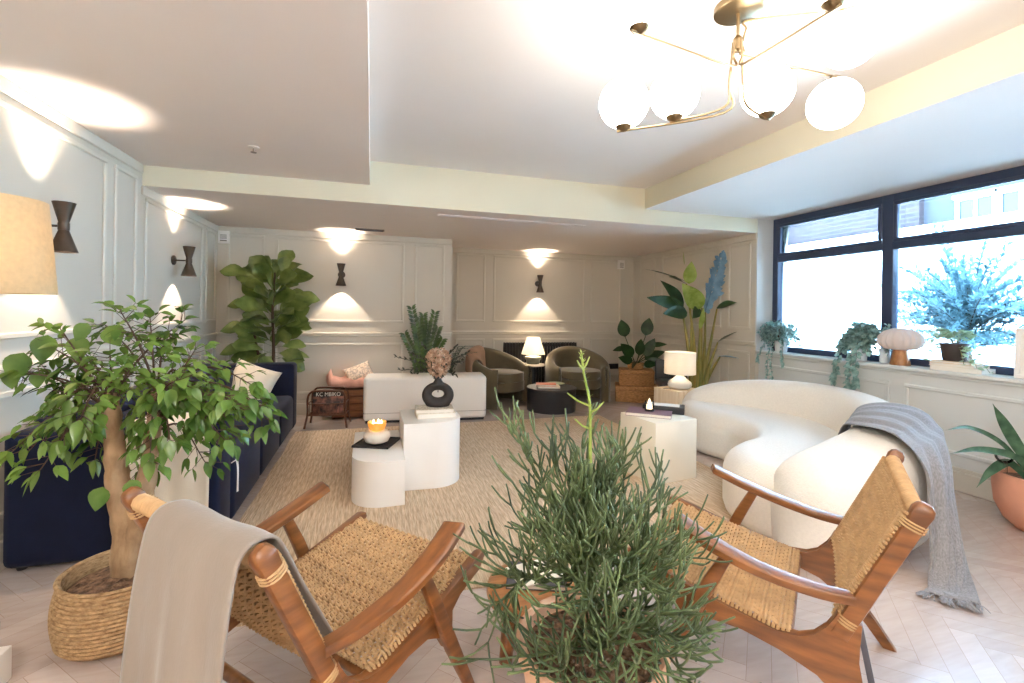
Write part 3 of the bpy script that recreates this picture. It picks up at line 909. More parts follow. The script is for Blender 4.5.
for end, sgn in ((0, 1), (-1, -1)):
    bm = B()
    for k in range(0, nu + 1):
        p = rows[end][k]; q = rows[1 if end == 0 else -3][k]
        d = (p - q).normalized()
        for j in range(2):
            e = p + d * .06 + V((rd.uniform(-.02, .02), rd.uniform(-.02, .02), -.02 if end == 0 else 0))
            e.z = max(e.z, .006)
            tube(bm, [p, (p + e) / 2 + V((0, 0, .004)), e], .0022, 4, cap=False)
    obj('fringe', bm, M['grey_knit'], gth)

# ------------------------------------------------------------------ olive barrel armchairs
def barrel(name, label, loc, rz):
    t = thing(name, label, 'armchair', loc, rz, 'olive barrel armchairs')       # opening faces local -y
    bm = B(); rows = []
    n = 44
    for i in range(n + 1):
        th_ = lerp(-128, 128, i / n); a = R(th_)
        back = math.cos(a)                      # 1 at the rear, negative at the front
        h = .52 + .25 * max(0, (back + .45) / 1.45) ** 1.1
        ro = .425 + .02 * math.sin(a) ** 2; wd = .125
        dirv = V((math.sin(a), math.cos(a), 0))
        ends = min(1, (n / 2 - abs(i - n / 2)) / 2.0 + .35)
        row = []
        prof = []
        ri = ro - wd * ends
        for (rr, z) in ((ro, .01), (ro, .2), (ro, h - .1), (ro - .015, h - .03), (ro - .045, h), (ri + .035, h - .005), (ri, h - .05), (ri - .005, h - .16), (ri, .2), (ri, .01)):
            row.append(dirv * rr + V((0, 0, z)))
        rows.append(row)
    vs = grid(bm, rows, closed_u=True)
    bm.faces.new(vs[0]); bm.faces.new(vs[-1])
    bmesh.ops.recalc_face_normals(bm, faces=bm.faces[:])
    obj('shell', bm, M['olive'], t, angle=70)
    def disc(r, z0, z1, front, rnd, name):
        out = []
        for k in range(40):
            a = 2 * PI * k / 40
            x, y = r * math.sin(a), r * math.cos(a)
            y = max(y, -front) if y < 0 else y
            if y < 0: x *= 1 + .12 * min(1, -y / front)
            out.append((x, y))
        out = out[::-1]
        bm = B(); prism(bm, out, z0, z1, rnd, 4); obj(name, bm, M['olive'], t, angle=60)
    t.scale = (1.12, 1.1, 1.03)
    disc(.31, .2, .33, .3, .03, 'seat_base')
    disc(.305, .335, .45, .33, .045, 'seat_cushion')
    return t
barrel('armchair', 'olive velvet barrel armchair with a dusty pink throw on its arm', (1.80, 6.56, 0), R(34))
barrel('armchair', 'olive velvet barrel armchair beside the woven trunk, behind the black table', (3.03, 6.56, 0), R(-6))
# throw over the first one
bm = B(); rows = []
for i in range(15):
    f = i / 14; row = []
    for k in range(13):
        a = R(lerp(-80, 0, k / 12) + 0); back = math.cos(a); h = .52 + .25 * max(0, (back + .45) / 1.45) ** 1.1
        dv = V((math.sin(a), math.cos(a), 0))
        prof = curve_pts([V((.445, h - .22, 0)), V((.44, h - .05, 0)), V((.4, h + .012, 0)), V((.33, h + .008, 0)), V((.275, h - .06, 0)), V((.26, .50, 0)), V((.2, .462, 0)), V((.08, .458, 0))], 2)
        q = prof[i]
        p = dv * q.x + V((0, 0, q.y + .004 * math.sin(k * 1.3)))
        c, s = math.cos(R(34)), math.sin(R(34))
        p = V((p.x * 1.12, p.y * 1.1, p.z * 1.03)); row.append(V((1.80 + p.x * c - p.y * s, 6.56 + p.x * s + p.y * c, p.z)))
    rows.append(row)
grid(bm, rows, .008)
tag(obj('throw', bm, M['tan_fab'], angle=180), 'dusty pink throw laid over the arm and seat of an olive armchair', 'throw')

# dark occasional chair behind the white lamp
t = thing('occasional_chair', 'dark framed chair with grey seat half hidden behind the white drum lamp', 'chair', (4.0, 5.5, 0), R(155)); t.scale = (.82, .82, .92)
bm = B(); box(bm, -.27, .27, -.26, .26, .36, .46, .035, 3); obj('seat', bm, M['slate'], t)
bm = B(); box(bm, -.27, .27, -.31, -.25, .44, .78, .025, 3, M=Matrix.Rotation(R(8), 4, 'X')); obj('backrest', bm, M['charcoal'], t)
for sx_ in (-1, 1):
    for sy_ in (-1, 1):
        bm = B(); tube(bm, [(sx_ * .21, sy_ * .2, .38), (sx_ * .28, sy_ * .29, 0)], [.024, .014], 10); obj('leg', bm, M['stool'], t)
# ------------------------------------------------------------------ rug
bm = B()
rx0, rx1, ry0, ry1 = -.765, 2.85, 2.215, 5.5
rows = []
nx, ny = 60, 60
rd = random.Random(2)
for j in range(ny + 1):
    y = lerp(ry0, ry1, j / ny); r = []
    for i in range(nx + 1):
        x = lerp(rx0, rx1, i / nx)
        e = .006 * math.sin(y * 7) if i in (0, nx) else 0
        e2 = .005 * math.sin(x * 6) if j in (0, ny) else 0
        r.append(V((x + e, y + e2, .009)))
    rows.append(r)
grid(bm, rows, .0)
vs = bmesh.ops.extrude_face_region(bm, geom=bm.faces[:])
for v in [g for g in vs['geom'] if isinstance(g, bmesh.types.BMVert)]: v.co.z = .001
bmesh.ops.recalc_face_normals(bm, faces=bm.faces[:])
mr = mat('jute_rug', srgb(182, 152, 120), .95, col2=srgb(230, 206, 176), scale=24, stretch=(6, .4, 1), bump=.9, bscale=30, bdist=.01, detail=8)
N = mr.node_tree.nodes; L = mr.node_tree.links
w = N.new('ShaderNodeTexWave'); w.wave_type = 'BANDS'; w.bands_direction = 'X'; w.inputs['Scale'].default_value = 9; w.inputs['Distortion'].default_value = 1.0; w.inputs['Detail'].default_value = 3; w.inputs['Detail Scale'].default_value = 1.2
L.new(N['Texture Coordinate'].outputs['Object'], w.inputs['Vector'])
mx = N.new('ShaderNodeMix'); mx.data_type = 'RGBA'; mx.blend_type = 'MULTIPLY'; mx.inputs[0].default_value = .13
src = N['Principled BSDF'].inputs['Base Color'].links[0].from_socket
L.new(src, mx.inputs[6]); L.new(w.outputs['Color'], mx.inputs[7]); L.new(mx.outputs[2], N['Principled BSDF'].inputs['Base Color'])
tag(obj('rug', bm, mr, smooth=False), 'large natural jute rug under the white block tables', 'rug')

RUG = .009
# ------------------------------------------------------------------ white block tables
def rounded(x0, x1, y0, y1, r, corners):
    """corners: radius on (x0,y0),(x1,y0),(x1,y1),(x0,y1)"""
    out = []
    for (cx, cy, a0, on) in ((x0, y0, 180, corners[0]), (x1, y0, 270, corners[1]), (x1, y1, 0, corners[2]), (x0, y1, 90, corners[3])):
        if not on: out.append((cx, cy)); continue
        q = on; ox = cx + q if cx == x0 else cx - q; oy = cy + q if cy == y0 else cy - q
        for k in range(11):
            a = R(a0 + 9 * k); out.append((ox + q * math.cos(a), oy + q * math.sin(a)))
    return out
t = thing('coffee_table', 'low white block coffee table with one rounded corner, holding the candle tray', 'table', (.06, 3.7, RUG), 0, 'white nesting block tables')
bm = B(); prism(bm, rounded(-.175, .178, -.43, .41, 0, (.2, 0, 0, 0)), 0, .308, .006, 2); obj('block', bm, M['lacquer'], t, angle=30)
t = thing('coffee_table', 'taller white block coffee table with one rounded corner, under the black vase', 'table', (.46, 3.8, RUG), 0, 'white nesting block tables')
bm = B(); prism(bm, rounded(-.218, .235, -.28, .25, 0, (0, .22, 0, 0)), 0, .491, .006, 2); obj('block', bm, M['lacquer'], t, angle=30)
t = thing('side_table', 'cream plaster cube side table in front of the curved sofa', 'table', (2.309, 3.40, RUG), R(8.4))
bm = B(); box(bm, -.217, .217, -.217, .217, 0, .482, .006, 2); obj('block', bm, M['plaster'], t)

# on the low one: tray, stone bowl, candle
TL = RUG + .308
t = thing('tray', 'square black tray on the low white table', 'tray', (.055, 3.73, TL), R(-22))
bm = B(); box(bm, -.14, .14, -.14, .14, 0, .007, .002, 1); obj('base', bm, M['black'], t)
bm = B()
for a in range(4): box(bm, -.14, .14, -.14, -.131, .004, .017, .002, 1, M=Matrix.Rotation(a * PI / 2, 4, 'Z'))
obj('rim', bm, M['black'], t)
t = thing('candle_bowl', 'rounded white stone bowl on the black tray, holding the lit candle', 'bowl', (.055, 3.72, TL + .008))
bm = B(); lathe(bm, [(.05, 0), (.085, .015), (.1, .045), (.098, .07), (.08, .09), (.055, .095), (.045, .088)], n=36); obj('body', bm, M['stone'], t)
t = thing('candle', 'lit amber glass candle in the white stone bowl', 'candle', (.055, 3.725, TL + .098))
bm = B(); lathe(bm, [(.03, 0), (.052, .012), (.066, .04), (.07, .07), (.066, .07), (.062, .042), (.048, .016)], n=30, cap1=False); obj('cup', bm, mat('amber_glass', srgb(232, 190, 122), .2, transl=.6), t)
bm = B(); lathe(bm, [(.03, .012), (.056, .03), (.062, .05)], n=26); obj('wax', bm, M['amber'], t)
for k in range(5):
    a = 2 * PI * k / 5
    bm = B(); lathe(bm, [(.001, 0), (.006, .008), (.005, .016), (.001, .032)], (.032 * math.cos(a), .032 * math.sin(a), .05), 8); obj('flame', bm, M['flame'], t)

# on the tall one: two books, ring vase, dried flowers
TT = RUG + .491
def book(name, label, loc, rz, w, d, h, cover, group=None, cat='book', text=None):
    t = thing(name, label, cat, loc, rz, group)
    bm = B(); box(bm, -w / 2 + .003, w / 2 - .004, -d / 2 + .004, d / 2 - .004, .003, h - .003); obj('pages', bm, M['paper'], t, smooth=False)
    bm = B(); box(bm, -w / 2, w / 2, -d / 2, d / 2, 0, .003, .001, 1); box(bm, -w / 2, w / 2, -d / 2, d / 2, h - .003, h, .001, 1)
    box(bm, -w / 2, -w / 2 + .003, -d / 2, d / 2, 0, h, .001, 1); obj('cover', bm, cover, t, smooth=False)
    return t
M['ivory_c'] = mat('ivory_cover', srgb(226, 216, 196), .6, var=.03)
M['ivory_d'] = mat('speckled_cover', srgb(222, 212, 194), .6, col2=srgb(190, 178, 158), scale=60, sharp=.15)
book('book', 'thick ivory book lowest under the black ring vase', (.50, 3.78, TT), R(2), .30, .22, .036, M['ivory_c'], 'books under the vase')
book('book', 'speckled ivory book on top, directly under the black ring vase', (.495, 3.785, TT + .036), R(-3), .295, .215, .03, M['ivory_d'], 'books under the vase')
VZ = TT + .066
t = thing('vase', 'black ring-shaped stoneware vase on ivory books', 'vase', (.525, 3.79, VZ), R(-8))
bm = B()
pts = []; rs = []
n = 40
rings = []
for k in range(n):
    a = 2 * PI * k / n + PI / 2
    cx, cz = .078 * math.cos(a), .098 + .07 * math.sin(a)
    q = .046 - .008 * math.sin(a) if math.sin(a) < .9 else .04
    pts.append(V((cx * 1.12, 0, cz))); rs.append(q * .86)
tube(bm, pts, rs, 14, closed=True, up=V((0, 1, 0)), flat=.9)
for v in bm.verts:
    if v.co.z < .024: v.co.z = max(0, .0 + (v.co.z - .0) * .4 if v.co.z > 0 else 0)
obj('body', bm, M['ceramic_black'], t, angle=180)
bm = B(); lathe(bm, [(.066, .172), (.043, .19), (.03, .212), (.024, .235), (.027, .255), (.021, .255), (.018, .235)], n=24); obj('neck', bm, M['ceramic_black'], t, angle=180)
t = thing('dried_bouquet', 'dried peach hydrangea with dark eucalyptus sprigs in the black ring vase', 'flowers', (.525, 3.79, VZ + .235))
bm = B(); rd = random.Random(8)
for k in range(520):
    d = V((rd.gauss(0, 1), rd.gauss(0, 1), rd.gauss(0, 1))).normalized()
    c = V((0, 0, .115)) + V((d.x * (.088 + .02 * d.z), d.y * .088, d.z * .11)) * rd.uniform(.82, 1.05)
    for j in range(3):
        dd = (d + V((rd.uniform(-1, 1), rd.uniform(-1, 1), rd.uniform(-1, 1)))).normalized()
        leaf(bm, c, dd, d, .022, .018, 'round', 2, .2, 0)
obj('flower_head', bm, M['dried'], t, angle=180)
bm = B(); tube(bm, [(0, 0, -.12), (0, 0, .1)], .004, 6); obj('stem', bm, M['twig'], t)
bm = B()
for (ex, ey, ez) in ((-.33, .0, .17), (-.3, .05, .06), (-.22, -.05, .2), (-.2, .1, .02), (.2, .05, .12), (.24, -.02, .2), (.16, .1, .24), (-.12, .1, .26), (.13, -.06, .03)):
    cp = curve_pts([(0, 0, -.06), (ex * .25, ey * .3, .04 + ez * .3), (ex, ey, ez)], 7)
    tube(bm, cp, .0025, 4, cap=False)
    for k, c in enumerate(cp[3:]):
        for s in (-1, 1):
            for j in range(2):
                leaf(bm, c, V((ex, s * .5 + rd.uniform(-.4, .4), rd.uniform(-.2, .6))).normalized(), (0, 0, 1), rd.uniform(.028, .045), .02, 'round', 3, .2, .1)
obj('eucalyptus', bm, mat('dark_eucalyptus', srgb(52, 56, 44), .6, var=.25, scale=20), t, angle=180)

# on the cube
TC = RUG + .482
book('book', 'large mauve hardback lying on the cream cube under the candle glass', (2.265, 3.455, TC), R(-38), .36, .26, .028, M['mauve'])
t = thing('box', 'flat black box with a white top on the cream cube', 'box', (2.445, 3.515, TC), R(-38))
bm = B(); box(bm, -.17, .17, -.08, .08, 0, .06, .004, 2); obj('body', bm, M['charcoal'], t)
bm = B(); box(bm, -.13, .13, -.06, .06, .06, .063, .001, 1); obj('top_panel', bm, M['paper'], t, smooth=False)
t = thing('candle', 'small lit candle glass standing on the mauve book', 'candle', (2.26, 3.45, TC + .028))
bm = B(); lathe(bm, [(.034, 0), (.038, .004), (.038, .022)], n=24, cap1=False); obj('base_band', bm, M['black'], t)
bm = B(); lathe(bm, [(.036, .002), (.038, .022), (.038, .085), (.035, .085), (.035, .01)], n=24, cap1=False); obj('glass', bm, M['clear'], t)
bm = B(); lathe(bm, [(.034, .01), (.034, .05), (.03, .052)], n=22); obj('wax', bm, M['amber'], t)
bm = B(); lathe(bm, [(.004, .0), (.014, .014), (.013, .026), (.002, .055)], (0, 0, .053), 10); obj('flame', bm, M['amber'], t)

# ------------------------------------------------------------------ low white bench, crate, magazine rack
t = thing('bench', 'long low white bench with softly rounded corners, back to the navy sofa', 'bench', (.665, 5.86, 0), R(-4.5))
bm = B(); box(bm, -.73, .73, -.19, .19, .018, .545, .05, 5); obj('body', bm, M['lacquer'], t)
bm = B(); box(bm, -.70, .70, -.17, .17, 0, .06); obj('plinth', bm, M['black'], t, smooth=False)
bm = B()
for z in (.115,): box(bm, -.731, .731, -.1915, .1915, z, z + .004, 0)
obj('seam', bm, M['grille'], t, smooth=False)

t = thing('crate', 'brown wooden crate under the blush blanket against the back wall', 'crate', (-.17, 6.2, 0))
bm = B()
for k in range(4): box(bm, -.27, .27, -.15, -.135, .015 + k * .085, .092 + k * .085, .003, 1); box(bm, -.27, .27, .135, .15, .015 + k * .085, .092 + k * .085, .003, 1)
for k in range(4):
    for s in (-1, 1): box(bm, s * .262 - .008, s * .262 + .008, -.135, .135, .015 + k * .085, .092 + k * .085, .003, 1)
obj('boards', bm, M['crate'], t, smooth=False)
bm = B(); box(bm, -.25, .25, -.13, .13, .01, .025); obj('base', bm, M['crate'], t, smooth=False)
bm = B(); box(bm, -.25, .25, -.13, .13, .3, .315); obj('lid', bm, M['crate'], t, smooth=False)
for sx_ in (-1, 1):
    for sy_ in (-1, 1): bm = B(); box(bm, sx_ * .25 - .014, sx_ * .25 + .014, sy_ * .128 - .012, sy_ * .128 + .012, 0, .345, .003, 1); obj('corner_post', bm, M['crate'], t, smooth=False)
bm = B()
rows = []
for i in range(25):
    a = i / 24; r = []
    for k in range(20):
        b = 2 * PI * k / 20
        w = .30 * (1 + .06 * mnoise.noise(V((a * 4, math.cos(b) * 2, 2)))); x = lerp(-.28, .27, a)
        hh = .075 + .035 * mnoise.noise(V((a * 5, 3, 1))) + (.045 if a < .12 else 0)
        taper = min(1, .35 + min(a, 1 - a) * 9)
        bb = math.copysign(abs(math.sin(b)) ** .7, math.sin(b))
        r.append(V((-.235 + x, 6.19 + math.cos(b) * .15 * taper, .352 + hh + bb * hh * taper + .008 * mnoise.noise(V((x * 14, b * 2, 0))))))
    rows.append(r)
vs = grid(bm, rows, closed_u=True); bm.faces.new(vs[0]); bm.faces.new(vs[-1]); bmesh.ops.recalc_face_normals(bm, faces=bm.faces[:])
tag(obj('blanket', bm, M['blush'], angle=180), 'bunched blush pink blanket lying on the wooden crate', 'blanket')
bm = B()
pillow(bm, .34, .22, .1, Matrix.Translation((-.14, 6.14, .545)) @ Matrix.Rotation(R(8), 4, 'Z') @ Matrix.Rotation(R(-30), 4, 'X') @ Matrix.Rotation(R(-20), 4, 'Y'))
tag(obj('cushion', bm, M['lace'], angle=180), 'ivory lace-patterned cushion on top of the blush blanket', 'cushion')

t = thing('magazine_rack', 'dark bent-rattan magazine rack beside the far arm of the navy sofa', 'magazine rack', (-.455, 5.76, 0), R(-6))
for y in (-.12, .12):
    bm = B()
    cp = curve_pts([(-.225, y * 1.25, 0), (-.2, y, .16), (-.2, y, .33), (-.165, y, .4), (-.1, y, .415), (.1, y, .415), (.165, y, .4), (.2, y, .33), (.2, y, .16), (.225, y * 1.25, 0)], 6)
    tube(bm, cp, .0115, 8)
    obj('hoop', bm, M['rattan'], t)
bm = B()
for z in (.14, .27):
    for y in (-.12, .12): tube(bm, [(-.2, y, z), (.2, y, z)], .007, 6)
    for x in (-.2, .2): tube(bm, [(x, -.12, z), (x, .12, z)], .007, 6)
for k in range(11):
    x = -.18 + .036 * k
    for y in (-.12, .12): tube(bm, [(x, y, .14), (x, y, .27)], .004, 5)
for k in range(6): tube(bm, [(-.2, -.1 + .04 * k, .14), (.2, -.1 + .04 * k, .14)], .005, 5)
obj('basket', bm, M['rattan'], t)
t2 = thing('magazine', 'dark magazine with white capitals across the top, standing in the rattan rack', 'magazine', (-.46, 5.715, .15), R(-6))
mm = mat('magazine_photo_cover', srgb(34, 26, 26), .35, col2=srgb(150, 96, 78), scale=14, sharp=.08)
Mt = Matrix.Rotation(R(-9), 4, 'X')
bm = B(); box(bm, -.165, .165, -.006, .006, 0, .245, .002, 1, M=Mt); obj('cover', bm, mm, t2, smooth=False)
bm = B(); box(bm, -.163, .163, -.0068, -.005, .188, .238, 0, M=Mt); obj('masthead_band', bm, M['iron'], t2, smooth=False)
cu = bpy.data.curves.new('masthead', 'FONT'); cu.body = 'KC MBIKO'; cu.size = .062; cu.align_x = 'CENTER'; cu.extrude = .0006; cu.space_character = 1.0
to = bpy.data.objects.new('masthead', cu); COL.objects.link(to)
bpy.context.view_layer.update()
me = bpy.data.meshes.new_from_object(to.evaluated_get(bpy.context.evaluated_depsgraph_get()))
bpy.data.objects.remove(to)
me.transform(Mt @ Matrix.Translation((0, -.0085, .19)) @ Matrix.Rotation(R(90), 4, 'X') @ Matrix.Scale(.93, 4, (1, 0, 0)))
me.materials.append(M['paper'])
o = bpy.data.objects.new('lettering', me); COL.objects.link(o); o.parent = t2

# ------------------------------------------------------------------ black drum table and what lies on it
t = thing('drum_table', 'round black drum coffee table between the olive armchairs', 'table', (2.385, 6.0, 0))
bm = B(); lathe(bm, [(.33, 0), (.335, .012), (.335, .285), (.34, .29), (.34, .305), (.335, .31)], n=56); obj('drum', bm, M['charcoal'], t, angle=40)
book('book', 'white book underneath the orange one on the black drum table', (2.33, 5.98, .311), R(-14), .3, .22, .026, M['ivory_c'], 'books on the drum table')
book('book', 'orange book on top of the white one on the drum table', (2.30, 5.99, .337), R(-20), .27, .2, .022, M['orange'], 'books on the drum table')
t = thing('plate', 'sage green plate on the back of the black drum table', 'plate', (2.52, 6.19, .311))
bm = B(); lathe(bm, [(.06, 0), (.09, .004), (.135, .016), (.133, .019), (.09, .009)], n=36); obj('dish', bm, M['sage'], t)

t = thing('lamp_table', 'small dark round lamp table between the olive armchairs', 'table', (2.41, 6.85, 0))
bm = B(); lathe(bm, [(.175, .5), (.185, .505), (.185, .525), (.18, .53)], n=40); obj('top', bm, M['stone'], t, angle=40)
bm = B(); lathe(bm, [(.16, 0), (.16, .015), (.05, .03), (.045, .48), (.12, .5)], n=28); obj('pedestal', bm, M['charcoal'], t, angle=40)
t = thing('table_lamp', 'lit table lamp with tapered cream shade between the olive armchairs', 'lamp', (2.41, 6.85, .531))
bm = B(); lathe(bm, [(.09, 0), (.105, .02), (.108, .06), (.13, .075), (.128, .11), (.05, .13), (.018, .135), (.015, .19)], n=32); obj('base', bm, mat('green_grey_ceramic', srgb(112, 110, 92), .4, var=.1), t)
bm = B(); lathe(bm, [(.185, .15), (.10, .41), (.097, .41), (.182, .15)], n=36, cap0=False, cap1=False); obj('lamp_shade', bm, M['shade_w'], t)
bm = B(); sphere(bm, (0, 0, .26), .03, 14, 10); obj('bulb', bm, M['bulb'], t)

# ------------------------------------------------------------------ radiator
t = thing('radiator', 'dark column radiator below the far recess sconce', 'radiator', (2.63, 7.12, 0))
for k in range(26):
    x = -.6 + 1.2 * k / 25; bm = B()
    for y in (-.045, .045):
        tube(bm, curve_pts([(x, y, .14), (x, y, .78), (x, y * .4, .815)], 3), .0155, 7)
    obj('column', bm, M['iron'], t)
for z in (.15, .8): bm = B(); tube(bm, [(-.62, 0, z), (.62, 0, z)], .026, 10); obj('header', bm, M['iron'], t)
for x in (-.5, .5): bm = B(); tube(bm, [(x, 0, .15), (x, 0, 0)], .014, 8); obj('foot', bm, M['iron'], t)

# ------------------------------------------------------------------ woven trunks with a plant on top
def trunk_box(label, loc, rz, w, d, h):
    t = thing('woven_trunk', label, 'basket', loc, rz, 'stacked woven trunks')
    bm = B(); box(bm, -w / 2, w / 2, -d / 2, d / 2, 0, h * .72, .012, 2)
    for k in range(9): 
        z = .012 + k * (h * .70 / 9); 
        for (a, b, c, e) in ((-w / 2 - .004, w / 2 + .004, -d / 2 - .004, -d / 2 + .006), (-w / 2 - .004, w / 2 + .004, d / 2 - .006, d / 2 + .004), (-w / 2 - .004, -w / 2 + .006, -d / 2, d / 2), (w / 2 - .006, w / 2 + .004, -d / 2, d / 2)):
            box(bm, a, b, c, e, z, z + h * .055, .003, 1)
    obj('body', bm, M['wicker'], t)
    bm = B(); box(bm, -w / 2 - .008, w / 2 + .008, -d / 2 - .008, d / 2 + .008, h * .735, h, .014, 2); obj('lid', bm, M['wicker'], t)
    return t
trunk_box('large woven trunk at the bottom of the stack under a leafy plant', (3.90, 6.33, 0), R(-28), .60, .4, .245)
trunk_box('smaller woven trunk on top of the stack under a leafy plant', (3.905, 6.335, .246), R(-28), .50, .36, .235)

# ------------------------------------------------------------------ timber block and white lamp
t = thing('timber_block', 'pale split-timber block table under the white drum lamp', 'table', (3.49, 4.74, 0), R(12))
bm = B(); box(bm, -.2, .2, -.19, .19, 0, .46, .008, 2)
for v in bm.verts: v.co.x += .006 * mnoise.noise(v.co * 6); v.co.y += .006 * mnoise.noise(v.co * 6 + V((3, 1, 2)))
obj('block', bm, M['stump'], t)
bm = B(); rows = [[V((-.05 + .004 * math.sin(k), -.1945, .2 + k * .025)), V((-.035 - .004 * math.cos(k * 2), -.1945, .2 + k * .025))] for k in range(8)]
grid(bm, rows, .002); obj('crack', bm, M['twig'], t)
t = thing('table_lamp', 'white ceramic table lamp with drum shade beside the curved sofa', 'lamp', (3.49, 4.71, .461))
bm = B(); lathe(bm, [(.1, 0), (.128, .02), (.136, .05), (.128, .08), (.075, .12), (.045, .15), (.035, .175), (.03, .19)], n=44); obj('base', bm, M['lampstone'], t)
bm = B(); tube(bm, [(-.12, .0, .002), (-.2, .03, .002)], .003, 5); lathe(bm, [(.008, .18), (.008, .24)], n=10); obj('fitting', bm, M['iron'], t)
bm = B(); lathe(bm, [(.178, .175), (.176, .43), (.172, .43), (.174, .175)], n=48, cap0=False, cap1=False); obj('lamp_shade', bm, M['shade_w'], t)
bm = B(); sphere(bm, (0, 0, .29), .03, 14, 10); obj('bulb', bm, M['bulb'], t)

# ------------------------------------------------------------------ floor lamp at the left edge
t = thing('floor_lamp', 'floor lamp with a lit oatmeal linen shade by the left wall', 'lamp', (-1.51, 2.46, 0))
bm = B(); lathe(bm, [(.05, 0), (.05, .015), (.02, .025)], n=36); obj('base', bm, M['bronze'], t)
bm = B(); tube(bm, [(0, 0, .02), (0, 0, 1.62)], .011, 10); obj('pole', bm, M['bronze'], t)
bm = B(); lathe(bm, [(.21, 1.39), (.178, 1.78), (.174, 1.78), (.206, 1.39)], n=56, cap0=False, cap1=False); obj('lamp_shade', bm, M['shade_y'], t)
bm = B(); sphere(bm, (0, 0, 1.6), .035, 14, 10); obj('bulb', bm, M['bulb'], t)
t = thing('display_block', 'white block just showing at the bottom left edge of the photo', 'block', (-1.32, 1.93, 0))
bm = B(); box(bm, -.13, .10, -.12, .2, 0, .12, .006, 2); obj('block', bm, M['lacquer'], t)

# ------------------------------------------------------------------ low wooden stool behind the cactus
t = thing('stool', 'low honey-wood stool half hidden behind the pencil cactus', 'stool', (.64, 1.77, 0))
bm = B(); lathe(bm, [(.155, .2), (.185, .212), (.19, .235), (.185, .255), (.17, .262)], n=40); obj('seat', bm, M['stool'], t, angle=50)
for k in range(3):
    a = R(200 + 120 * k); bm = B(); tube(bm, [(.115 * math.cos(a), .115 * math.sin(a), .21), (.135 * math.cos(a), .135 * math.sin(a), .0)], [.03, .026], 12); obj('leg', bm, M['teak'], t)
book('book', 'grey slate-coloured book on the honey-wood stool behind the cactus', (.66, 1.79, .263), R(-20), .24, .17, .02, M['slate'])
book('magazine', 'white magazine lying on the grey book on the stool', (.655, 1.795, .283), R(10), .2, .15, .008, M['paper'], cat='magazine')

# ------------------------------------------------------------------ window sill
SZ = SILL
t = thing('table_lamp', 'mushroom lamp with ribbed white shade on the window sill', 'lamp', (4.48, 2.975, SZ))
bm = B(); lathe(bm, [(.075, 0), (.07, .03), (.05, .13), (.052, .145)], n=32); obj('base', bm, M['stool'], t)
rb = lambda a, z: .04 * math.cos(a * 20)
bm = B(); lathe(bm, [(.05, .135), (.11, .142), (.15, .17), (.163, .21), (.152, .256), (.115, .296), (.06, .32), (.012, .326)], n=144, wob=rb); obj('lamp_shade', bm, M['shade_m'], t)
book('book', 'thick white book at the bottom of the sill stack', (4.485, 2.53, SZ), R(92), .34, .17, .036, M['paper'], 'books on the window sill')
book('book', 'cream paperback in the middle of the sill stack', (4.485, 2.55, SZ + .036), R(88), .31, .17, .024, M['ivory_c'], 'books on the window sill')
book('book', 'tan book on top of the sill stack, under the brown pot', (4.485, 2.57, SZ + .06), R(93), .27, .16, .018, M['stump'], 'books on the window sill')
t = thing('picture_frame', 'white-framed print standing at the right end of the window sill', 'picture frame', (4.47, 2.05, SZ), R(-72))
bm = B(); rectM = Matrix.Rotation(R(-8), 4, 'X')
for a in ((-.14, .14, 0, .028), (-.14, .14, .332, .36), (-.14, -.112, .028, .332), (.112, .14, .028, .332)): box(bm, a[0], a[1], -.01, .01, a[2], a[3], .002, 1, M=rectM)
obj('frame', bm, M['plastic'], t, smooth=False)
bm = B(); box(bm, -.114, .114, -.003, .006, .026, .334, M=rectM); obj('mount', bm, M['paper'], t, smooth=False)
bm = B(); box(bm, -.07, .07, -.0045, -.002, .09, .27, M=rectM); obj('print', bm, mat('grey_print', srgb(176, 170, 176), .5, var=.12, scale=12), t, smooth=False)
bm = B(); box(bm, -.02, .02, .02, .11, 0, .006, .001, 1); box(bm, -.02, .02, .1, .106, 0, .2, .001, 1, M=Matrix.Translation((0, .02, 0)) @ Matrix.Rotation(R(25), 4, 'X')); obj('strut', bm, M['plastic'], t, smooth=False)
# ------------------------------------------------------------------ leafy tree in a woven pot, left foreground
rd = random.Random(21); random.seed(21)
PX, PY = -.965, 2.325
t = thing('potted_tree', 'leafy green tree with twin trunks in a coiled jute pot, left foreground', 'plant', (PX, PY, 0))
bm = B()
prof = [(.17, .002), (.205, .02)]
for k in range(46):
    z = .03 + .225 * k / 45; prof.append((.214 + .014 * math.sin(PI * k / 45) - .008 * k / 45 + .0035 * math.sin(k * 2.1), z))
prof += [(.216, .262), (.205, .268), (.195, .26), (.19, .2)]
lathe(bm, prof, n=64, wob=lambda a, z: .008 * math.sin(3 * a + z * 20), cap1=False); obj('woven_pot', bm, M['jute'], t)
bm = B(); lathe(bm, [(.196, .20), (.15, .222), (.06, .235)], n=40)
for v in bm.verts: v.co.z += .012 * mnoise.noise(v.co * 30)
obj('soil', bm, M['soil'], t)
bm = B(); O = V((PX, PY, 0))
T1 = curve_pts([V(p) - O for p in ((-.955, 2.33, .2), (-.965, 2.335, .4), (-1.005, 2.345, .62), (-1.02, 2.345, .79), (-1.035, 2.35, .98))], 8)
tube(bm, T1, [lerp(.068, .028, (k / (len(T1) - 1)) ** .6) for k in range(len(T1))], 12)
T2 = curve_pts([V(p) - O for p in ((-.955, 2.33, .22), (-.925, 2.325, .42), (-.895, 2.33, .62), (-.88, 2.332, .76), (-.872, 2.35, .98))], 8)
tube(bm, T2, [lerp(.058, .024, (k / (len(T2) - 1)) ** .6) for k in range(len(T2))], 12)
for v in bm.verts: v.co += V((mnoise.noise(v.co * 22), mnoise.noise(v.co * 22 + V((5, 0, 0))), 0)) * .008
obj('trunk', bm, M['bark'], t)
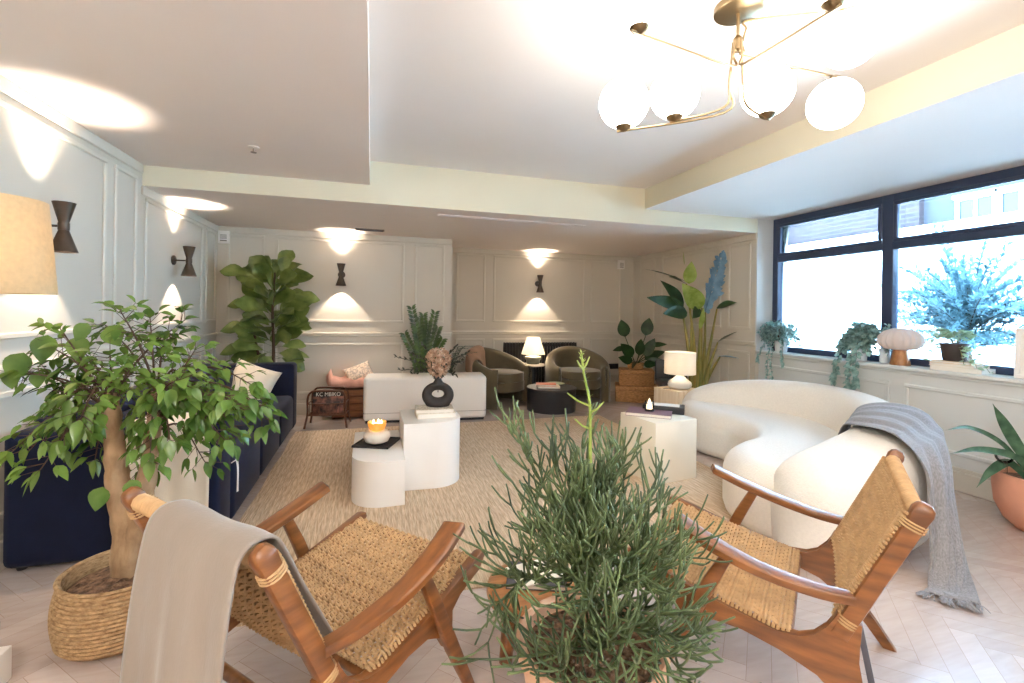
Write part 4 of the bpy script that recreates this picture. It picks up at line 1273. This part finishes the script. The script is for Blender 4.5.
tips = [(-1.481, 2.532, 1.055), (-1.466, 2.577, 1.058), (-1.365, 2.569, 1.167), (-1.255, 2.598, 1.141), (-1.301, 2.527, 1.244), (-1.153, 2.559, 1.257), (-0.905, 2.111, 1.33), (-0.876, 2.285, 1.297), (-0.81, 2.464, 1.285), (-0.846, 2.352, 1.201), (-0.67, 2.405, 1.039), (-0.496, 2.023, 1.01), (-0.696, 2.232, 1.167), (-0.472, 2.072, 0.942), (-0.581, 2.229, 0.788), (-0.687, 2.273, 0.867), (-0.683, 2.038, 1.071), (-0.749, 2.143, 0.822), (-0.834, 2.194, 0.734), (-0.71, 2.423, 0.645), (-0.962, 2.436, 0.625), (-1.147, 2.238, 0.822), (-1.435, 2.591, 0.702), (-1.214, 2.25, 0.708), (-1.119, 2.421, 0.686), (-1.329, 2.279, 0.765), (-1.037, 2.139, 0.917), (-1.158, 2.539, 0.921), (-0.901, 2.185, 1.095), (-1.164, 2.267, 0.973), (-1.093, 2.566, 0.776), (-1.224, 2.559, 0.987), (-0.782, 2.183, 0.973), (-0.675, 2.432, 0.854), (-0.723, 2.27, 0.975), (-0.929, 2.389, 0.897), (-0.976, 2.206, 1.152), (-0.563, 2.389, 0.789), (-.44, 2.2, .93), (-.42, 2.25, .86), (-.47, 2.3, .99)]
bb = B(); bl = B()
for i, tp in enumerate(tips):
    tp = V(tp) - O
    n1 = T1[-1 - rd.randint(0, 6)]; n2 = T2[-1 - rd.randint(0, 6)]
    st = n1 if (tp - n1).length < (tp - n2).length else n2
    md = st.lerp(tp, .5) + V((0, 0, .10 if tp.z < 1.0 else .03))
    cp = curve_pts([st, md, tp], 8)
    tube(bb, cp, [lerp(.006, .002, k / (len(cp) - 1)) for k in range(len(cp))], 5, cap=False)
    for k in range(6, len(cp), 1):
        tn = (cp[k] - cp[k - 1]).normalized()
        for j in range(2 if rd.random() < .9 else 1):
            side = V((rd.uniform(-1, 1), rd.uniform(-1, 1), rd.uniform(-.5, .5)))
            side = (side - tn * side.dot(tn)).normalized()
            # a small leaflet cluster
            rl = rd.uniform(.03, .075); e = cp[k] + (side * .8 + tn * .5).normalized() * rl
            tube(bb, [cp[k], e], [.0015, .001], 4, cap=False)
            for q in range(1 if rd.random() < .35 else 2):
                dd = (side * rd.uniform(.2, 1) + tn * .5 + V((rd.uniform(-.7, .7), rd.uniform(-.7, .7), rd.uniform(-.75, .1)))).normalized()
                L_ = rd.uniform(.038, .07)
                leaf(bl, e, dd, (rd.uniform(-.4, .4), rd.uniform(-.6, .1), 1), L_, L_ * rd.uniform(.44, .58), 'ovate', 5, .3, .25)
    leaf(bl, tp, (tp - cp[-3]).normalized() + V((0, 0, -.3)), (0, -.4, 1), .07, .042, 'ovate', 5, .3, .3)
obj('twigs', bb, M['twig'], t)
for (c, d, up, L_) in (((-1.33, 2.50, 1.215), (-.1, -.15, -1), (0, -1, .2), .115), ((-1.22, 2.50, 1.21), (.05, -.1, -1), (0, -1, .15), .105), ((-1.41, 2.5, 1.14), (-.25, -.2, -1), (0, -1, .2), .12), ((-1.05, 2.36, 1.26), (.5, -.3, -.7), (-.1, -1, .6), .1),
                   ((-1.36, 2.5, 1.06), (.1, -.2, -1), (0, -1, .2), .07), ((-1.45, 2.5, 1.07), (.15, -.2, -1), (0, -1, .2), .08), ((-1.14, 2.4, 1.27), (-.4, -.2, -.8), (0, -1, .4), .08), ((-.99, 2.2, .64), (-.2, -.2, -1), (0, -1, .3), .085), ((-.9, 2.2, .66), (.3, -.1, -1), (0, -1, .3), .075)):
    leaf(bl, V(c) - O, d, up, L_, L_ * .86, 'ovate', 7, .18, .08)
obj('foliage', bl, M['green_l'], t, angle=180)

# ------------------------------------------------------------------ fiddle-leaf fig
random.seed(5); rd = random.Random(5)
t = thing('fiddle_leaf_fig', 'tall fiddle-leaf fig in the back left corner behind the navy sofa', 'plant', (-1.1, 6.02, 0))
bm = B(); lathe(bm, [(.13, 0), (.17, .03), (.19, .3), (.195, .34), (.18, .34), (.175, .3)], n=32); obj('pot', bm, M['brown_pot'], t)
bm = B(); lathe(bm, [(.176, .29), (.1, .305)], n=24); obj('soil', bm, M['soil'], t)
bm = B(); cp = curve_pts([(0, 0, .29), (.02, -.01, .8), (.0, .0, 1.3), (.02, 0, 1.75)], 8); tube(bm, cp, [lerp(.022, .01, k / (len(cp) - 1)) for k in range(len(cp))], 8)
cp2 = curve_pts([(-.02, .03, .29), (-.14, .0, .8), (-.2, -.02, 1.15)], 8); tube(bm, cp2, [.014] * len(cp2), 7)
obj('trunk', bm, M['twig'], t)
bl = B()
for k in range(60):
    f = k / 59; z = lerp(.74, 1.72, f); a = k * 2.4 + rd.uniform(-.3, .3)
    c = V((.01, 0, z)); hor = V((math.cos(a), math.sin(a) * .5 - .22, 0))
    el = lerp(-.1, .8, f) + rd.uniform(-.3, .5)
    d = hor + V((0, 0, el))
    L_ = rd.uniform(.29, .40) * (1.0 if f < .6 else .98)
    leaf(bl, c, d, (rd.uniform(-.7, .7), rd.uniform(-1.3, -.3), rd.uniform(.4, 1.1)), L_, L_ * rd.uniform(.56, .72), 'obov', 8, .3, .16, wave=.05, stalk=rd.uniform(.0, .12))
for c, d, L_ in (((-.2, -.05, 1.70), (-1, -.1, .35), .33), ((.14, -.02, 1.62), (.85, -.1, .5), .33), ((.17, -.05, 1.45), (1, -.15, .18), .34), ((.1, -.02, 1.72), (.15, 0, 1), .27), ((-.15, 0, 1.65), (-.4, 0, 1), .26), ((.02, 0, 1.7), (-.05, 0, 1), .2), ((-.18, -.04, 1.38), (-1, -.1, .1), .26), ((-.2, -.04, 1.12), (-1, -.1, .05), .3), ((-.22, -.04, .9), (-1, -.1, -.1), .28), ((.18, -.04, 1.13), (1, -.1, .1), .24)):
    leaf(bl, c, d, (0, -1.1, .7), L_ * 1.12, L_ * .56, 'obov', 8, .25, .2, wave=.05)
obj('foliage', bl, M['green_fig'], t, angle=180)

# ------------------------------------------------------------------ ZZ plant and fern behind the bench
t = thing('zz_plant', 'glossy green feathery plant on the floor behind the white bench', 'plant', (.66, 6.2, 0))
bm = B(); lathe(bm, [(.1, 0), (.125, .03), (.135, .36), (.138, .4), (.12, .4), (.118, .36)], n=28); obj('pot', bm, M['potw'], t)
bm = B(); bl = B()
for k, (ex, ey, ez) in enumerate(((-.16, -.02, 1.36), (-.05, .05, 1.22), (.14, -.02, 1.3), (.19, .04, 1.1), (-.24, .02, 1.02), (.05, -.04, 1.18), (-.1, -.05, 1.1), (.24, -.03, .95), (.0, .08, 1.27))):
    cp = curve_pts([(ex * .15, ey * .15, .36), (ex * .45, ey * .5, .36 + (ez - .36) * .55), (ex, ey, ez)], 8)
    tube(bm, cp, [lerp(.007, .002, i / (len(cp) - 1)) for i in range(len(cp))], 5, cap=False)
    for i in range(4, len(cp)):
        tn = (cp[i] - cp[i - 1]).normalized(); s = tn.cross(V((0, -1, 0))).normalized()
        for sg in (-1, 1):
            leaf(bl, cp[i], (s * sg * .8 + tn * .65), (0, -1, .2), .085, .028, 'lance', 4, .15, .1)
            leaf(bl, cp[i] - tn * .02, (s * sg * .8 + tn * .6 + V((0, -.4, 0))), (0, -1, .2), .08, .027, 'lance', 4, .15, .1)
obj('stems', bm, M['green_d'], t); obj('foliage', bl, mat('zz_leaf', srgb(28, 54, 22), .3, col2=srgb(84, 112, 46), scale=7, transl=.15), t, angle=180)
t = thing('fern', 'dark arching fern between the white bench and an olive armchair', 'plant', (1.0, 6.2, 0))
bm = B(); lathe(bm, [(.08, 0), (.1, .03), (.105, .42), (.108, .45), (.095, .45), (.09, .42)], n=26); obj('pot', bm, M['brown_pot'], t)
bm = B(); bl = B()
for k in range(16):
    a = k * 2.4; L_ = rd.uniform(.22, .34); h = rd.uniform(.25, .42)
    e = V((math.cos(a) * L_ + .05, math.sin(a) * L_ * .55, .45 + h))
    cp = curve_pts([(0, 0, .42), e * .5 + V((0, 0, .45 * .5 + h * .4)), e], 8)
    tube(bm, cp, .002, 4, cap=False)
    for i in range(3, len(cp)):
        tn = (cp[i] - cp[i - 1]).normalized(); s = tn.cross(V((0, 0, 1))).normalized()
        for sg in (-1, 1): leaf(bl, cp[i], (s * sg + tn * .5), (0, -.3, 1), lerp(.06, .025, i / len(cp)), .016, 'lance', 3, .1, .1)
obj('stems', bm, M['green_d'], t); obj('fronds', bl, M['green_d'], t, angle=180)

# ------------------------------------------------------------------ plant on the trunks
t = thing('potted_plant', 'broad-leaved dark green plant on top of the woven trunks', 'plant', (3.86, 6.28, .482))
bm = B(); lathe(bm, [(.09, 0), (.115, .02), (.125, .1), (.118, .1)], n=28); obj('pot', bm, M['wicker'], t)
bm = B(); bl = B()
LV = [((-.24, -.1, .50), (-.3, -.1, 1), .30, .16), ((.08, -.14, .52), (.12, -.1, 1), .30, .16), ((-.1, -.08, .2), (-.7, -.2, .75), .34, .15), ((.1, -.1, .2), (.3, -.2, .9), .34, .14), ((-.12, -.1, .12), (-1, -.3, .5), .3, .12),
      ((.12, -.05, .15), (1, -.1, .55), .36, .12), ((.1, -.12, .1), (.8, -.4, .3), .28, .12), ((-.1, -.15, .08), (-.6, -.7, .35), .26, .12), ((0, -.1, .22), (-.1, -.3, 1), .3, .13), ((.22, -.06, .36), (1, -.1, .25), .26, .07), ((-.26, -.1, .33), (-1, -.2, .02), .2, .07), ((.05, -.15, .08), (.3, -.8, .3), .24, .1)]
for c, d, L_, w in LV:
    tube(bm, curve_pts([(0, 0, .06), V(c) * .5 + V((0, 0, .04)), c], 5), .006, 5, cap=False)
    leaf(bl, c, d, (-.5, -.85, .25), L_ * 1.12, w * 1.15, 'ovate', 8, .25, .15)
obj('stems', bm, M['green_d'], t); obj('foliage', bl, M['green_d'], t, angle=180)

# ------------------------------------------------------------------ bird of paradise
random.seed(9)
bx, by = 3.95, 4.98
t = thing('bird_of_paradise', 'tall bird-of-paradise with huge paddle leaves beside the window bay', 'plant', (bx, by, 0)); O = V((bx, by, 0))
bm = B(); lathe(bm, [(.14, 0), (.17, .03), (.185, .3), (.185, .33), (.17, .33), (.165, .3)], n=32); obj('pot', bm, M['black'], t)
bm = B()
for (b, m, e) in (((3.90, 5.0, .3), (3.82, 5.0, .9), (3.737, 5.02, 1.41)), ((3.92, 4.98, .3), (3.9, 4.98, .9), (3.78, 5.0, 1.72)), ((3.95, 4.96, .3), (3.97, 4.95, .9), (3.985, 4.96, 1.42)), ((3.96, 5.0, .3), (4.0, 5.0, .9), (4.03, 5.0, 1.4)),
                  ((3.98, 4.97, .3), (4.04, 4.97, .85), (4.07, 5.0, 1.38)), ((3.99, 5.0, .3), (4.12, 4.99, .85), (4.245, 5.0, 1.41)), ((3.97, 4.94, .3), (4.1, 4.94, .7), (4.25, 4.98, .98)), ((3.96, 4.95, .3), (4.12, 4.95, .6), (4.29, 4.98, .8)), ((3.93, 4.95, .3), (3.94, 4.94, .8), (3.95, 4.95, 1.2)), ((3.91, 5.02, .3), (3.87, 5.0, .9), (3.86, 5.0, 1.3))):
    cp = curve_pts([V(b) - O, V(m) - O, V(e) - O], 8)
    tube(bm, cp, [lerp(.034, .010, (k / (len(cp) - 1)) ** .8) for k in range(len(cp))], 8)
obj('stalks', bm, M['stalk'], t)
bd, by_, bb_ = 'green_d', 'green_y', 'green_b'
def bop(mk, a, b, w, up, seg=12, fold=.3, droop=.05, wave=0.02, pr='ovate'):
    bm = B(); a, b = V(a) - O, V(b) - O; leaf(bm, a, (b - a), up, (b - a).length * 1.03, w, pr, seg, fold, droop, wave=wave)
    obj('leaf', bm, M[mk], t, angle=180, label={'green_d': None, 'green_y': 'lime green leaf', 'green_b': 'tattered leaf tinted blue for window light'}[mk])
bop(bd, (3.751, 5.0, 1.414), (3.237, 5.02, 1.56), .17, (-.5, -.9, .3)); bop(bd, (3.797, 5.0, 1.36), (3.42, 4.95, 1.36), .19, (-.5, -.9, .3)); bop(bd, (3.76, 5.02, 1.42), (3.45, 5.06, 1.77), .2, (.2, -1, .4))
bop(bd, (3.76, 5.0, 1.75), (3.13, 4.9, 1.90), .07, (0, -.4, 1)); bop(bd, (3.76, 5.0, 1.72), (3.42, 4.85, 1.80), .13, (0, -.6, .9)); bop(bd, (3.98, 5.0, 1.42), (3.8, 4.9, 1.3), .14, (0, -1, .3))
bop(bd, (4.256, 5.0, .975), (4.33, 4.75, 1.14), .09, (0, -.6, .8))
bop(by_, (3.82, 5.0, 1.72), (3.775, 4.9, 2.0), .16, (-.6, -.8, .1)); bop(by_, (3.985, 4.98, 1.41), (3.62, 4.86, 1.73), .23, (-.6, -.8, .1))
bop(by_, (3.73, 4.98, 1.95), (3.69, 4.95, 2.12), .012, (0, -1, 0)); bop(by_, (3.93, 4.93, 1.15), (3.965, 4.9, 1.44), .08, (0, -1, 0))
a_, b_ = V((4.06, 5.0, 1.36)) - O, V((4.215, 4.85, 2.14)) - O; ax_ = (b_ - a_).normalized(); sd = ax_.cross(V((0, -1, 0))).normalized(); bm = B()
tube(bm, [a_, b_], [.008, .002], 5)
for k in range(15):
    f = (k + .3) / 15; w_ = .20 * math.sin(PI * (f * .82 + .12)) * random.uniform(.7, 1.1)
    for sg in (-1, 1):
        if sg > 0 and f > .55: w_ *= .7
        leaf(bm, a_.lerp(b_, f), sd * sg + ax_ * random.uniform(.55, .95) + V((0, random.uniform(-.35, .1), 0)), (random.uniform(-.3, .3), -1, .2), w_, .085, 'lance', 5, .1, .12, wave=.05)
obj('leaf', bm, M['green_b'], t, angle=180, label='tattered leaf tinted blue for window light')
bop(bb_, (4.27, 5.0, .80), (4.32, 4.7, .82), .09, (0, -.2, 1))
bop(bd, (4.24, 5.0, 1.42), (4.33, 4.75, 1.50), .15, (-.2, -.7, .7))

# ------------------------------------------------------------------ trailing plants on the sill
def trailing(label, loc, leafm, W, n_up, vines, lr, seed, potr=.07):
    rd = random.Random(seed)
    t = thing('trailing_plant', label, 'plant', loc)
    bm = B(); lathe(bm, [(potr * .75, 0), (potr * .85, .01), (potr, .12), (potr * 1.03, .13), (potr * .92, .13)], n=28); obj('pot', bm, M['potw'], t)
    bm = B(); bl = B()
    for k in range(n_up):
        a = rd.uniform(0, 2 * PI); q = rd.uniform(.3, 1) ** .6 * W; h = rd.uniform(.05, .24)
        e = V((math.cos(a) * q * .6 - .02, math.sin(a) * q, .1 + h)); e.x = min(e.x, .09)
        cp = curve_pts([(0, 0, .1), e * .55 + V((0, 0, .12)), e, e + V((math.cos(a) * .03 - .01, math.sin(a) * .04, -.06))], 4)
        tube(bm, cp, .0015, 4, cap=False)
        for c in cp[4:]:
            for j in range(3):
                d = V((rd.uniform(-1, .6), rd.uniform(-1, 1), rd.uniform(-.8, .6))).normalized()
                leaf(bl, c + d * .01, d, (rd.uniform(-1, .2), rd.uniform(-.5, .5), .8), lr * rd.uniform(.7, 1.2), lr * .75, 'ovate', 4, .2, .2)
    for (y, x, z) in vines:
        cp = curve_pts([(0, 0, .1), (x * .6, y * .6, .17), (x, y, .02), (x - .02, y * 1.15, z * .55), (x - .015, y * 1.2, z)], 6)
        tube(bm, cp, .0015, 4, cap=False)
        for c in cp[5:]:
            for j in range(2):
                d = V((rd.uniform(-1, .1), rd.uniform(-1, 1), rd.uniform(-1, .2))).normalized()
                leaf(bl, c, d, (-1, rd.uniform(-.5, .5), .5), lr * rd.uniform(.7, 1.1), lr * .75, 'ovate', 4, .2, .2)
    obj('stems', bm, M['twig'], t); obj('foliage', bl, leafm, t, angle=180)
trailing('small-leaved silvery ivy trailing over the far end of the window sill', (4.47, 4.22, SILL), M['ivy'], .22, 64, [(.02, -.15, -.34), (-.04, -.16, -.28), (-.16, -.15, -.14), (.14, -.14, -.12)], .034, 3)
trailing('larger-leaved pothos trailing over the sill near the window mullion', (4.47, 3.33, SILL), M['ivy'], .12, 32, [(.08, -.16, -.2), (-.05, -.17, -.3), (-.09, -.16, -.22)], .06, 4)
trailing('tiny blue-green plant behind the mushroom lamp on the sill', (4.53, 3.14, SILL), M['ivy'], .06, 9, [], .03, 6, .045)
t = thing('potted_plant', 'small pale green trailing plant in a dark pot on the sill books', 'plant', (4.485, 2.575, SILL + .079))
bm = B(); lathe(bm, [(.065, 0), (.075, .01), (.09, .13), (.093, .14), (.08, .14)], n=30); obj('pot', bm, M['brown_pot'], t)
bm = B(); bl = B(); rd = random.Random(12)
for k in range(17):
    a = rd.uniform(0, 2 * PI); e = V((math.cos(a) * .09, math.sin(a) * .15, .14 + rd.uniform(.0, .1)))
    if k < 4: e = V((-.10, [-.28, -.2, .16, -.12][k], [-.06, -.03, .0, -.02][k]))
    cp = curve_pts([(0, 0, .12), e * .5 + V((0, 0, .12)), e], 5); tube(bm, cp, .002, 4, cap=False)
    for c in cp[3:]:
        d = V((rd.uniform(-1, .5), rd.uniform(-1, 1), rd.uniform(-.4, .6))).normalized(); leaf(bl, c, d, (-.6, 0, 1), .05, .032, 'ovate', 4, .2, .2)
obj('stems', bm, M['stalk'], t); obj('foliage', bl, mat('pale_sill_leaf', srgb(132, 172, 132), .5, col2=srgb(196, 214, 190), scale=30, transl=.2), t, angle=180)

# ------------------------------------------------------------------ terracotta pot with strap leaves, right edge
t = thing('potted_plant', 'strap-leaved plant in a round terracotta pot by the window wall', 'plant', (4.10, 1.84, 0)); O = V((4.06, 1.86, 0))
bm = B(); lathe(bm, [(.12, 0), (.15, .004), (.21, .06), (.25, .15), (.262, .26), (.258, .34), (.262, .355), (.25, .36), (.24, .345), (.24, .3)], n=56); obj('pot', bm, M['terracotta'], t)
bm = B(); lathe(bm, [(.241, .3), (.12, .32)], n=36)
for v in bm.verts: v.co.z += .01 * mnoise.noise(v.co * 25)
obj('soil', bm, M['soil'], t)
def strap(pts, w):
    bl = B()
    cp = curve_pts([V(p) - O for p in pts], 7); n = len(cp); vs = []
    for i, c in enumerate(cp):
        tn = (cp[min(i + 1, n - 1)] - cp[max(i - 1, 0)]).normalized(); s = tn.cross(V((-.8, -.45, .5))).normalized(); f = i / (n - 1)
        ww = w * .66 * max(.05, (.45 + .75 * math.sin(PI * min(1, f * 1.02) ** 1.1)) * (1 - f ** 5)) * .5
        vs.append((bl.verts.new(c - s * ww), bl.verts.new(c + V((.0, .01, -.012)) * (ww / .03)), bl.verts.new(c + s * ww)))
    for a, b in zip(vs, vs[1:]):
        for k in (0, 1): bl.faces.new((a[k], a[k + 1], b[k + 1], b[k]))
    obj('leaf', bl, SM, t, angle=180)
SM = mat('strap_leaf', srgb(38, 74, 52), .4, col2=srgb(86, 124, 92), scale=16, transl=.1)
strap([(4.0, 1.86, .32), (3.92, 1.93, .5), (3.84, 1.98, .68), (3.77, 2.0, .80)], .085)
strap([(3.98, 1.9, .32), (3.8, 1.96, .55), (3.56, 2.0, .66), (3.37, 2.02, .65)], .042)
strap([(3.98, 1.88, .32), (3.82, 1.9, .48), (3.6, 1.97, .53), (3.38, 2.0, .51)], .06)
strap([(3.97, 1.92, .32), (3.9, 1.98, .42), (3.8, 2.02, .36), (3.72, 2.05, .25)], .07)
strap([(4.05, 1.86, .32), (4.02, 1.88, .55), (3.95, 1.9, .72), (3.90, 1.9, .84)], .08)
strap([(4.1, 1.84, .32), (4.12, 1.8, .55), (4.16, 1.76, .8)], .08); strap([(4.1, 1.88, .32), (4.2, 1.9, .5), (4.28, 1.95, .62)], .07); strap([(4.06, 1.8, .32), (4.05, 1.68, .5), (4.02, 1.55, .58)], .07)
t = thing('watering_globe', 'clear glass watering globe stuck in the soil of the terracotta pot', 'watering globe', (3.91, 1.96, .33))
bm = B(); sphere(bm, (-.02, .0, .135), .045, 20, 14); obj('bulb', bm, M['clear'], t)
bm = B(); tube(bm, [(-.01, 0, .1), (0, 0, .05), (.01, 0, -.01)], [.012, .008, .006], 10); obj('neck', bm, M['clear'], t)

# ------------------------------------------------------------------ pencil cactus, foreground
rd = random.Random(77)
t = thing('pencil_cactus', 'bushy pencil cactus in a terracotta pot, nearest plant in the middle', 'plant', (.645, 1.27, 0))
bm = B(); lathe(bm, [(.15, 0), (.16, .01), (.205, .3), (.207, .33), (.223, .335), (.225, .375), (.215, .38), (.2, .372), (.198, .33)], n=56); obj('pot', bm, M['terra_p'], t)
bm = B(); lathe(bm, [(.2, .335), (.1, .345), (.03, .35)], n=40)
for v in bm.verts: v.co.z += .008 * mnoise.noise(v.co * 40)
obj('soil', bm, M['soil'], t)
bm = B()
TR = curve_pts([(0.01, 0, .335), (.005, .01, .6), (-.005, .0, .75), (-.012, 0, .9)], 8)
tube(bm, TR, [lerp(.014, .007, k / (len(TR) - 1)) for k in range(len(TR))], 8)
def grow(p, d, L_, r, lvl, lift=.16):
    n = 5; pts = [p]; q = p.copy(); dd = d.copy()
    for i in range(n):
        dd = (dd + V((rd.uniform(-.17, .17), rd.uniform(-.17, .17), rd.uniform(-.06, lift)))).normalized()
        q = q + dd * (L_ / n); pts.append(q.copy())
    tube(bm, pts, [r * (1 - .12 * i / n) for i in range(n + 1)], 5)
    if lvl <= 0: return
    for i in range(rd.choice((2, 2, 3)) if lvl > 1 else rd.choice((1, 2, 2))):
        ax = V((rd.gauss(0, 1), rd.gauss(0, 1), rd.gauss(0, .6))).normalized()
        nd = (Matrix.Rotation(rd.uniform(.35, .8) * rd.choice((-1, 1)), 3, ax) @ dd + V((0, 0, lift))).normalized()
        grow(pts[-1] if i < 2 else pts[3], nd, L_ * rd.uniform(.55, .95), r * .94, lvl - 1, lift)
def branchlet(p, d, L_, r, fork):
    n = 4; pts = [p]; q = p.copy(); dd = d.copy()
    for i in range(n):
        dd = (dd + V((rd.uniform(-.14, .14), rd.uniform(-.14, .14), rd.uniform(0, .2)))).normalized()
        q = q + dd * (L_ / n); pts.append(q.copy())
    tube(bm, pts, [r, r, r * .97, r * .94, r * .82], 5)
    if fork > 0:
        for i in range(rd.choice((1, 2, 2, 3))):
            ax = V((rd.gauss(0, 1), rd.gauss(0, 1), rd.gauss(0, 1))).normalized()
            nd = (Matrix.Rotation(rd.uniform(.4, .9), 3, ax) @ dd + V((0, 0, .12))).normalized()
            branchlet(pts[-1] if i < 2 else pts[3], nd, L_ * rd.uniform(.6, 1.0), r * .93, fork - 1)
stems = [((-.26, .05, 1.0), .3), ((-.14, .04, .93), .25), ((-.02, .05, .93), .2), ((.06, .0, .89), .2), ((.14, .03, .90), .25), ((.25, .04, .76), .4), ((.31, .02, .60), .6), ((-.21, .02, .79), .4), ((-.27, .0, .60), .6),
         ((.40, .06, .55), .8), ((-.30, .08, .48), .8), ((0, -.16, .72), .4), ((-.14, -.2, .58), .5), ((.15, -.2, .60), .5), ((.02, -.27, .47), .7), ((-.2, -.2, .45), .7), ((.22, -.18, .44), .7), ((.0, .2, .78), .3), ((-.15, .24, .62), .4), ((.17, .24, .64), .4), ((.05, .27, .5), .5), ((-.28, -.08, .42), .8), ((.3, -.06, .43), .8), ((-.08, -.26, .56), .5), ((.1, -.25, .52), .5), ((-.03, -.14, .62), .4), ((.08, -.12, .68), .4), ((-.1, -.1, .7), .4), ((.16, -.08, .7), .4), ((-.18, -.06, .66), .4), ((-.12, -.28, .43), .7), ((.12, -.28, .42), .7), ((.0, .05, .84), .2), ((-.06, .02, .78), .3), ((.1, .06, .8), .3)]
for (e, sag) in stems:
    e = V((e[0] * .9, e[1] * .9, e[2])); b = TR[1 + int(rd.uniform(0, 9))] if e.z < .85 else TR[rd.randint(4, 14)]
    md = V((b.x + (e.x - b.x) * (.45 + .25 * sag), b.y + (e.y - b.y) * (.45 + .25 * sag), b.z + (e.z - b.z) * .45))
    cp = curve_pts([b, md, e], 9)
    tube(bm, cp, [lerp(.0054, .0036, k / (len(cp) - 1)) for k in range(len(cp))], 6)
    for k in range(4, len(cp)):
        tn = (cp[k] - cp[k - 1]).normalized()
        for j in range(rd.choice((1, 1, 2, 2)) if k < len(cp) - 1 else 3):
            s_ = V((rd.gauss(0, 1), rd.gauss(0, 1), rd.gauss(0, .7))); s_ = (s_ - tn * s_.dot(tn)).normalized()
            dr = (s_ * rd.uniform(.5, 1) + tn * .75 + V((0, 0, .15))).normalized()
            branchlet(cp[k], dr, rd.uniform(.055, .125) * (1 if e.z < .85 else .75), .0033, 1 if rd.random() < .75 else 0)
obj('stems', bm, M['cactus'], t, angle=180)
bm = B(); bl = B()
sh = curve_pts([(-.012, 0, .89), (-.014, 0, .98), (-.018, 0, 1.08), (-.034, .01, 1.17), (-.042, .01, 1.225)], 7)
tube(bm, sh, [lerp(.0055, .003, k / (len(sh) - 1)) for k in range(len(sh))], 7)
for b, e in (((-.018, 0, 1.07), (-.09, .0, 1.11)), ((-.016, 0, 1.05), (.03, 0, 1.08)), ((-.036, .01, 1.18), (-.015, .01, 1.215)), ((-.036, .01, 1.18), (-.06, .0, 1.205)), ((-.014, 0, 1.0), (-.06, .01, 1.03))):
    tube(bm, [b, V(b).lerp(V(e), .5) + V((0, 0, -.006)), e], [.004, .003, .002], 5)
for c in sh[8:]:
    for j in range(3 if c.z > 1.15 else 1):
        a = rd.uniform(0, 6.3); leaf(bl, c, (math.cos(a), math.sin(a), .9), (0, 0, 1), .02, .006, 'lance', 3, .1, .1)
obj('new_shoot', bm, M['green_y'], t, label='lime green fresh shoot'); obj('leaf', bl, M['green_y'], t, angle=180)
# ------------------------------------------------------------------ light
w = bpy.data.worlds.new('sky'); scene.world = w; w.use_nodes = True
N = w.node_tree.nodes; L = w.node_tree.links
bg = N['Background']; bg.inputs['Color'].default_value = (.38, .66, 1, 1); bg.inputs['Strength'].default_value = SKY
def lamp(name, kind, loc, energy, col=(1, .8, .58), size=.02, **k):
    l = bpy.data.lights.new(name, kind); l.energy = energy; l.color = col
    if kind in ('POINT', 'SPOT'): l.shadow_soft_size = size
    for a, b in k.items():
        if a != 'rot': setattr(l, a, b)
    o = bpy.data.objects.new(name, l); COL.objects.link(o); o.location = loc
    if 'rot' in k: o.rotation_euler = k['rot']
    return o
for lb_, (x, y, z), rz in SC:
    dx, dy = (.13, 0) if abs(rz) > .1 else (0, -.13)
    lamp('sconce_light', 'SPOT', (x + dx, y + dy, z + .075), E_UP, (1, .84, .68), .022, spot_size=R(80), spot_blend=1, rot=(PI, 0, 0))
    lamp('sconce_light', 'SPOT', (x + dx, y + dy, z - .07), E_DN, (1, .82, .65), .012, spot_size=R(88), spot_blend=.35, rot=(0, 0, 0))
for x, y, z, e in ((-1.51, 2.46, 1.58, .3), (2.41, 6.85, .79, 5), (3.49, 4.71, .75, .8)):
    lamp('lamp_light', 'POINT', (x, y, z), e, (1, .82, .62), .06)
for x, y in ((.7, -1.3), (-1.0, -.9)):
    lamp('fill_light', 'POINT', (x, y, 2.25), E_FILL, (1, .95, .9), .16)  # unseen fill lamps, added behind the camera to brighten the room
# daylight portal helping the sky find the window openings
po = bpy.data.lights.new('window_portal', 'AREA'); po.shape = 'RECTANGLE'; po.size = 5.65; po.size_y = 1.55; po.cycles.is_portal = True
o = bpy.data.objects.new('window_portal', po); COL.objects.link(o); o.location = (XW + .06, 1.63, 1.7); o.rotation_euler = (R(90), 0, R(90))
# ------------------------------------------------------------------ camera
cd = bpy.data.cameras.new('camera'); cam = bpy.data.objects.new('camera', cd); COL.objects.link(cam)
cd.sensor_width = 36; cd.lens = 468.4 / 1024 * 36; cd.shift_y = -31.0 / 1024; cd.clip_start = .05; cd.clip_end = 200
cam.location = (0, 0, 1.35)
cam.matrix_world = Matrix.Translation((0, 0, 1.35)) @ Matrix.Rotation(-.2918, 4, 'Z') @ Matrix.Rotation(PI / 2, 4, 'X') @ Matrix.Rotation(.015, 4, 'Z')
scene.camera = cam
vs = scene.view_settings
vs.view_transform = 'Standard'; vs.look = 'None'; vs.exposure = EXPO; vs.gamma = 1; vs.use_curve_mapping = False
scene.display_settings.display_device = 'sRGB'
cy = scene.cycles
cy.use_denoising = True
cy.max_bounces = 12; cy.diffuse_bounces = 8; cy.glossy_bounces = 3; cy.transparent_max_bounces = 12; cy.sample_clamp_indirect = 6
cy.caustics_reflective = False; cy.caustics_refractive = False
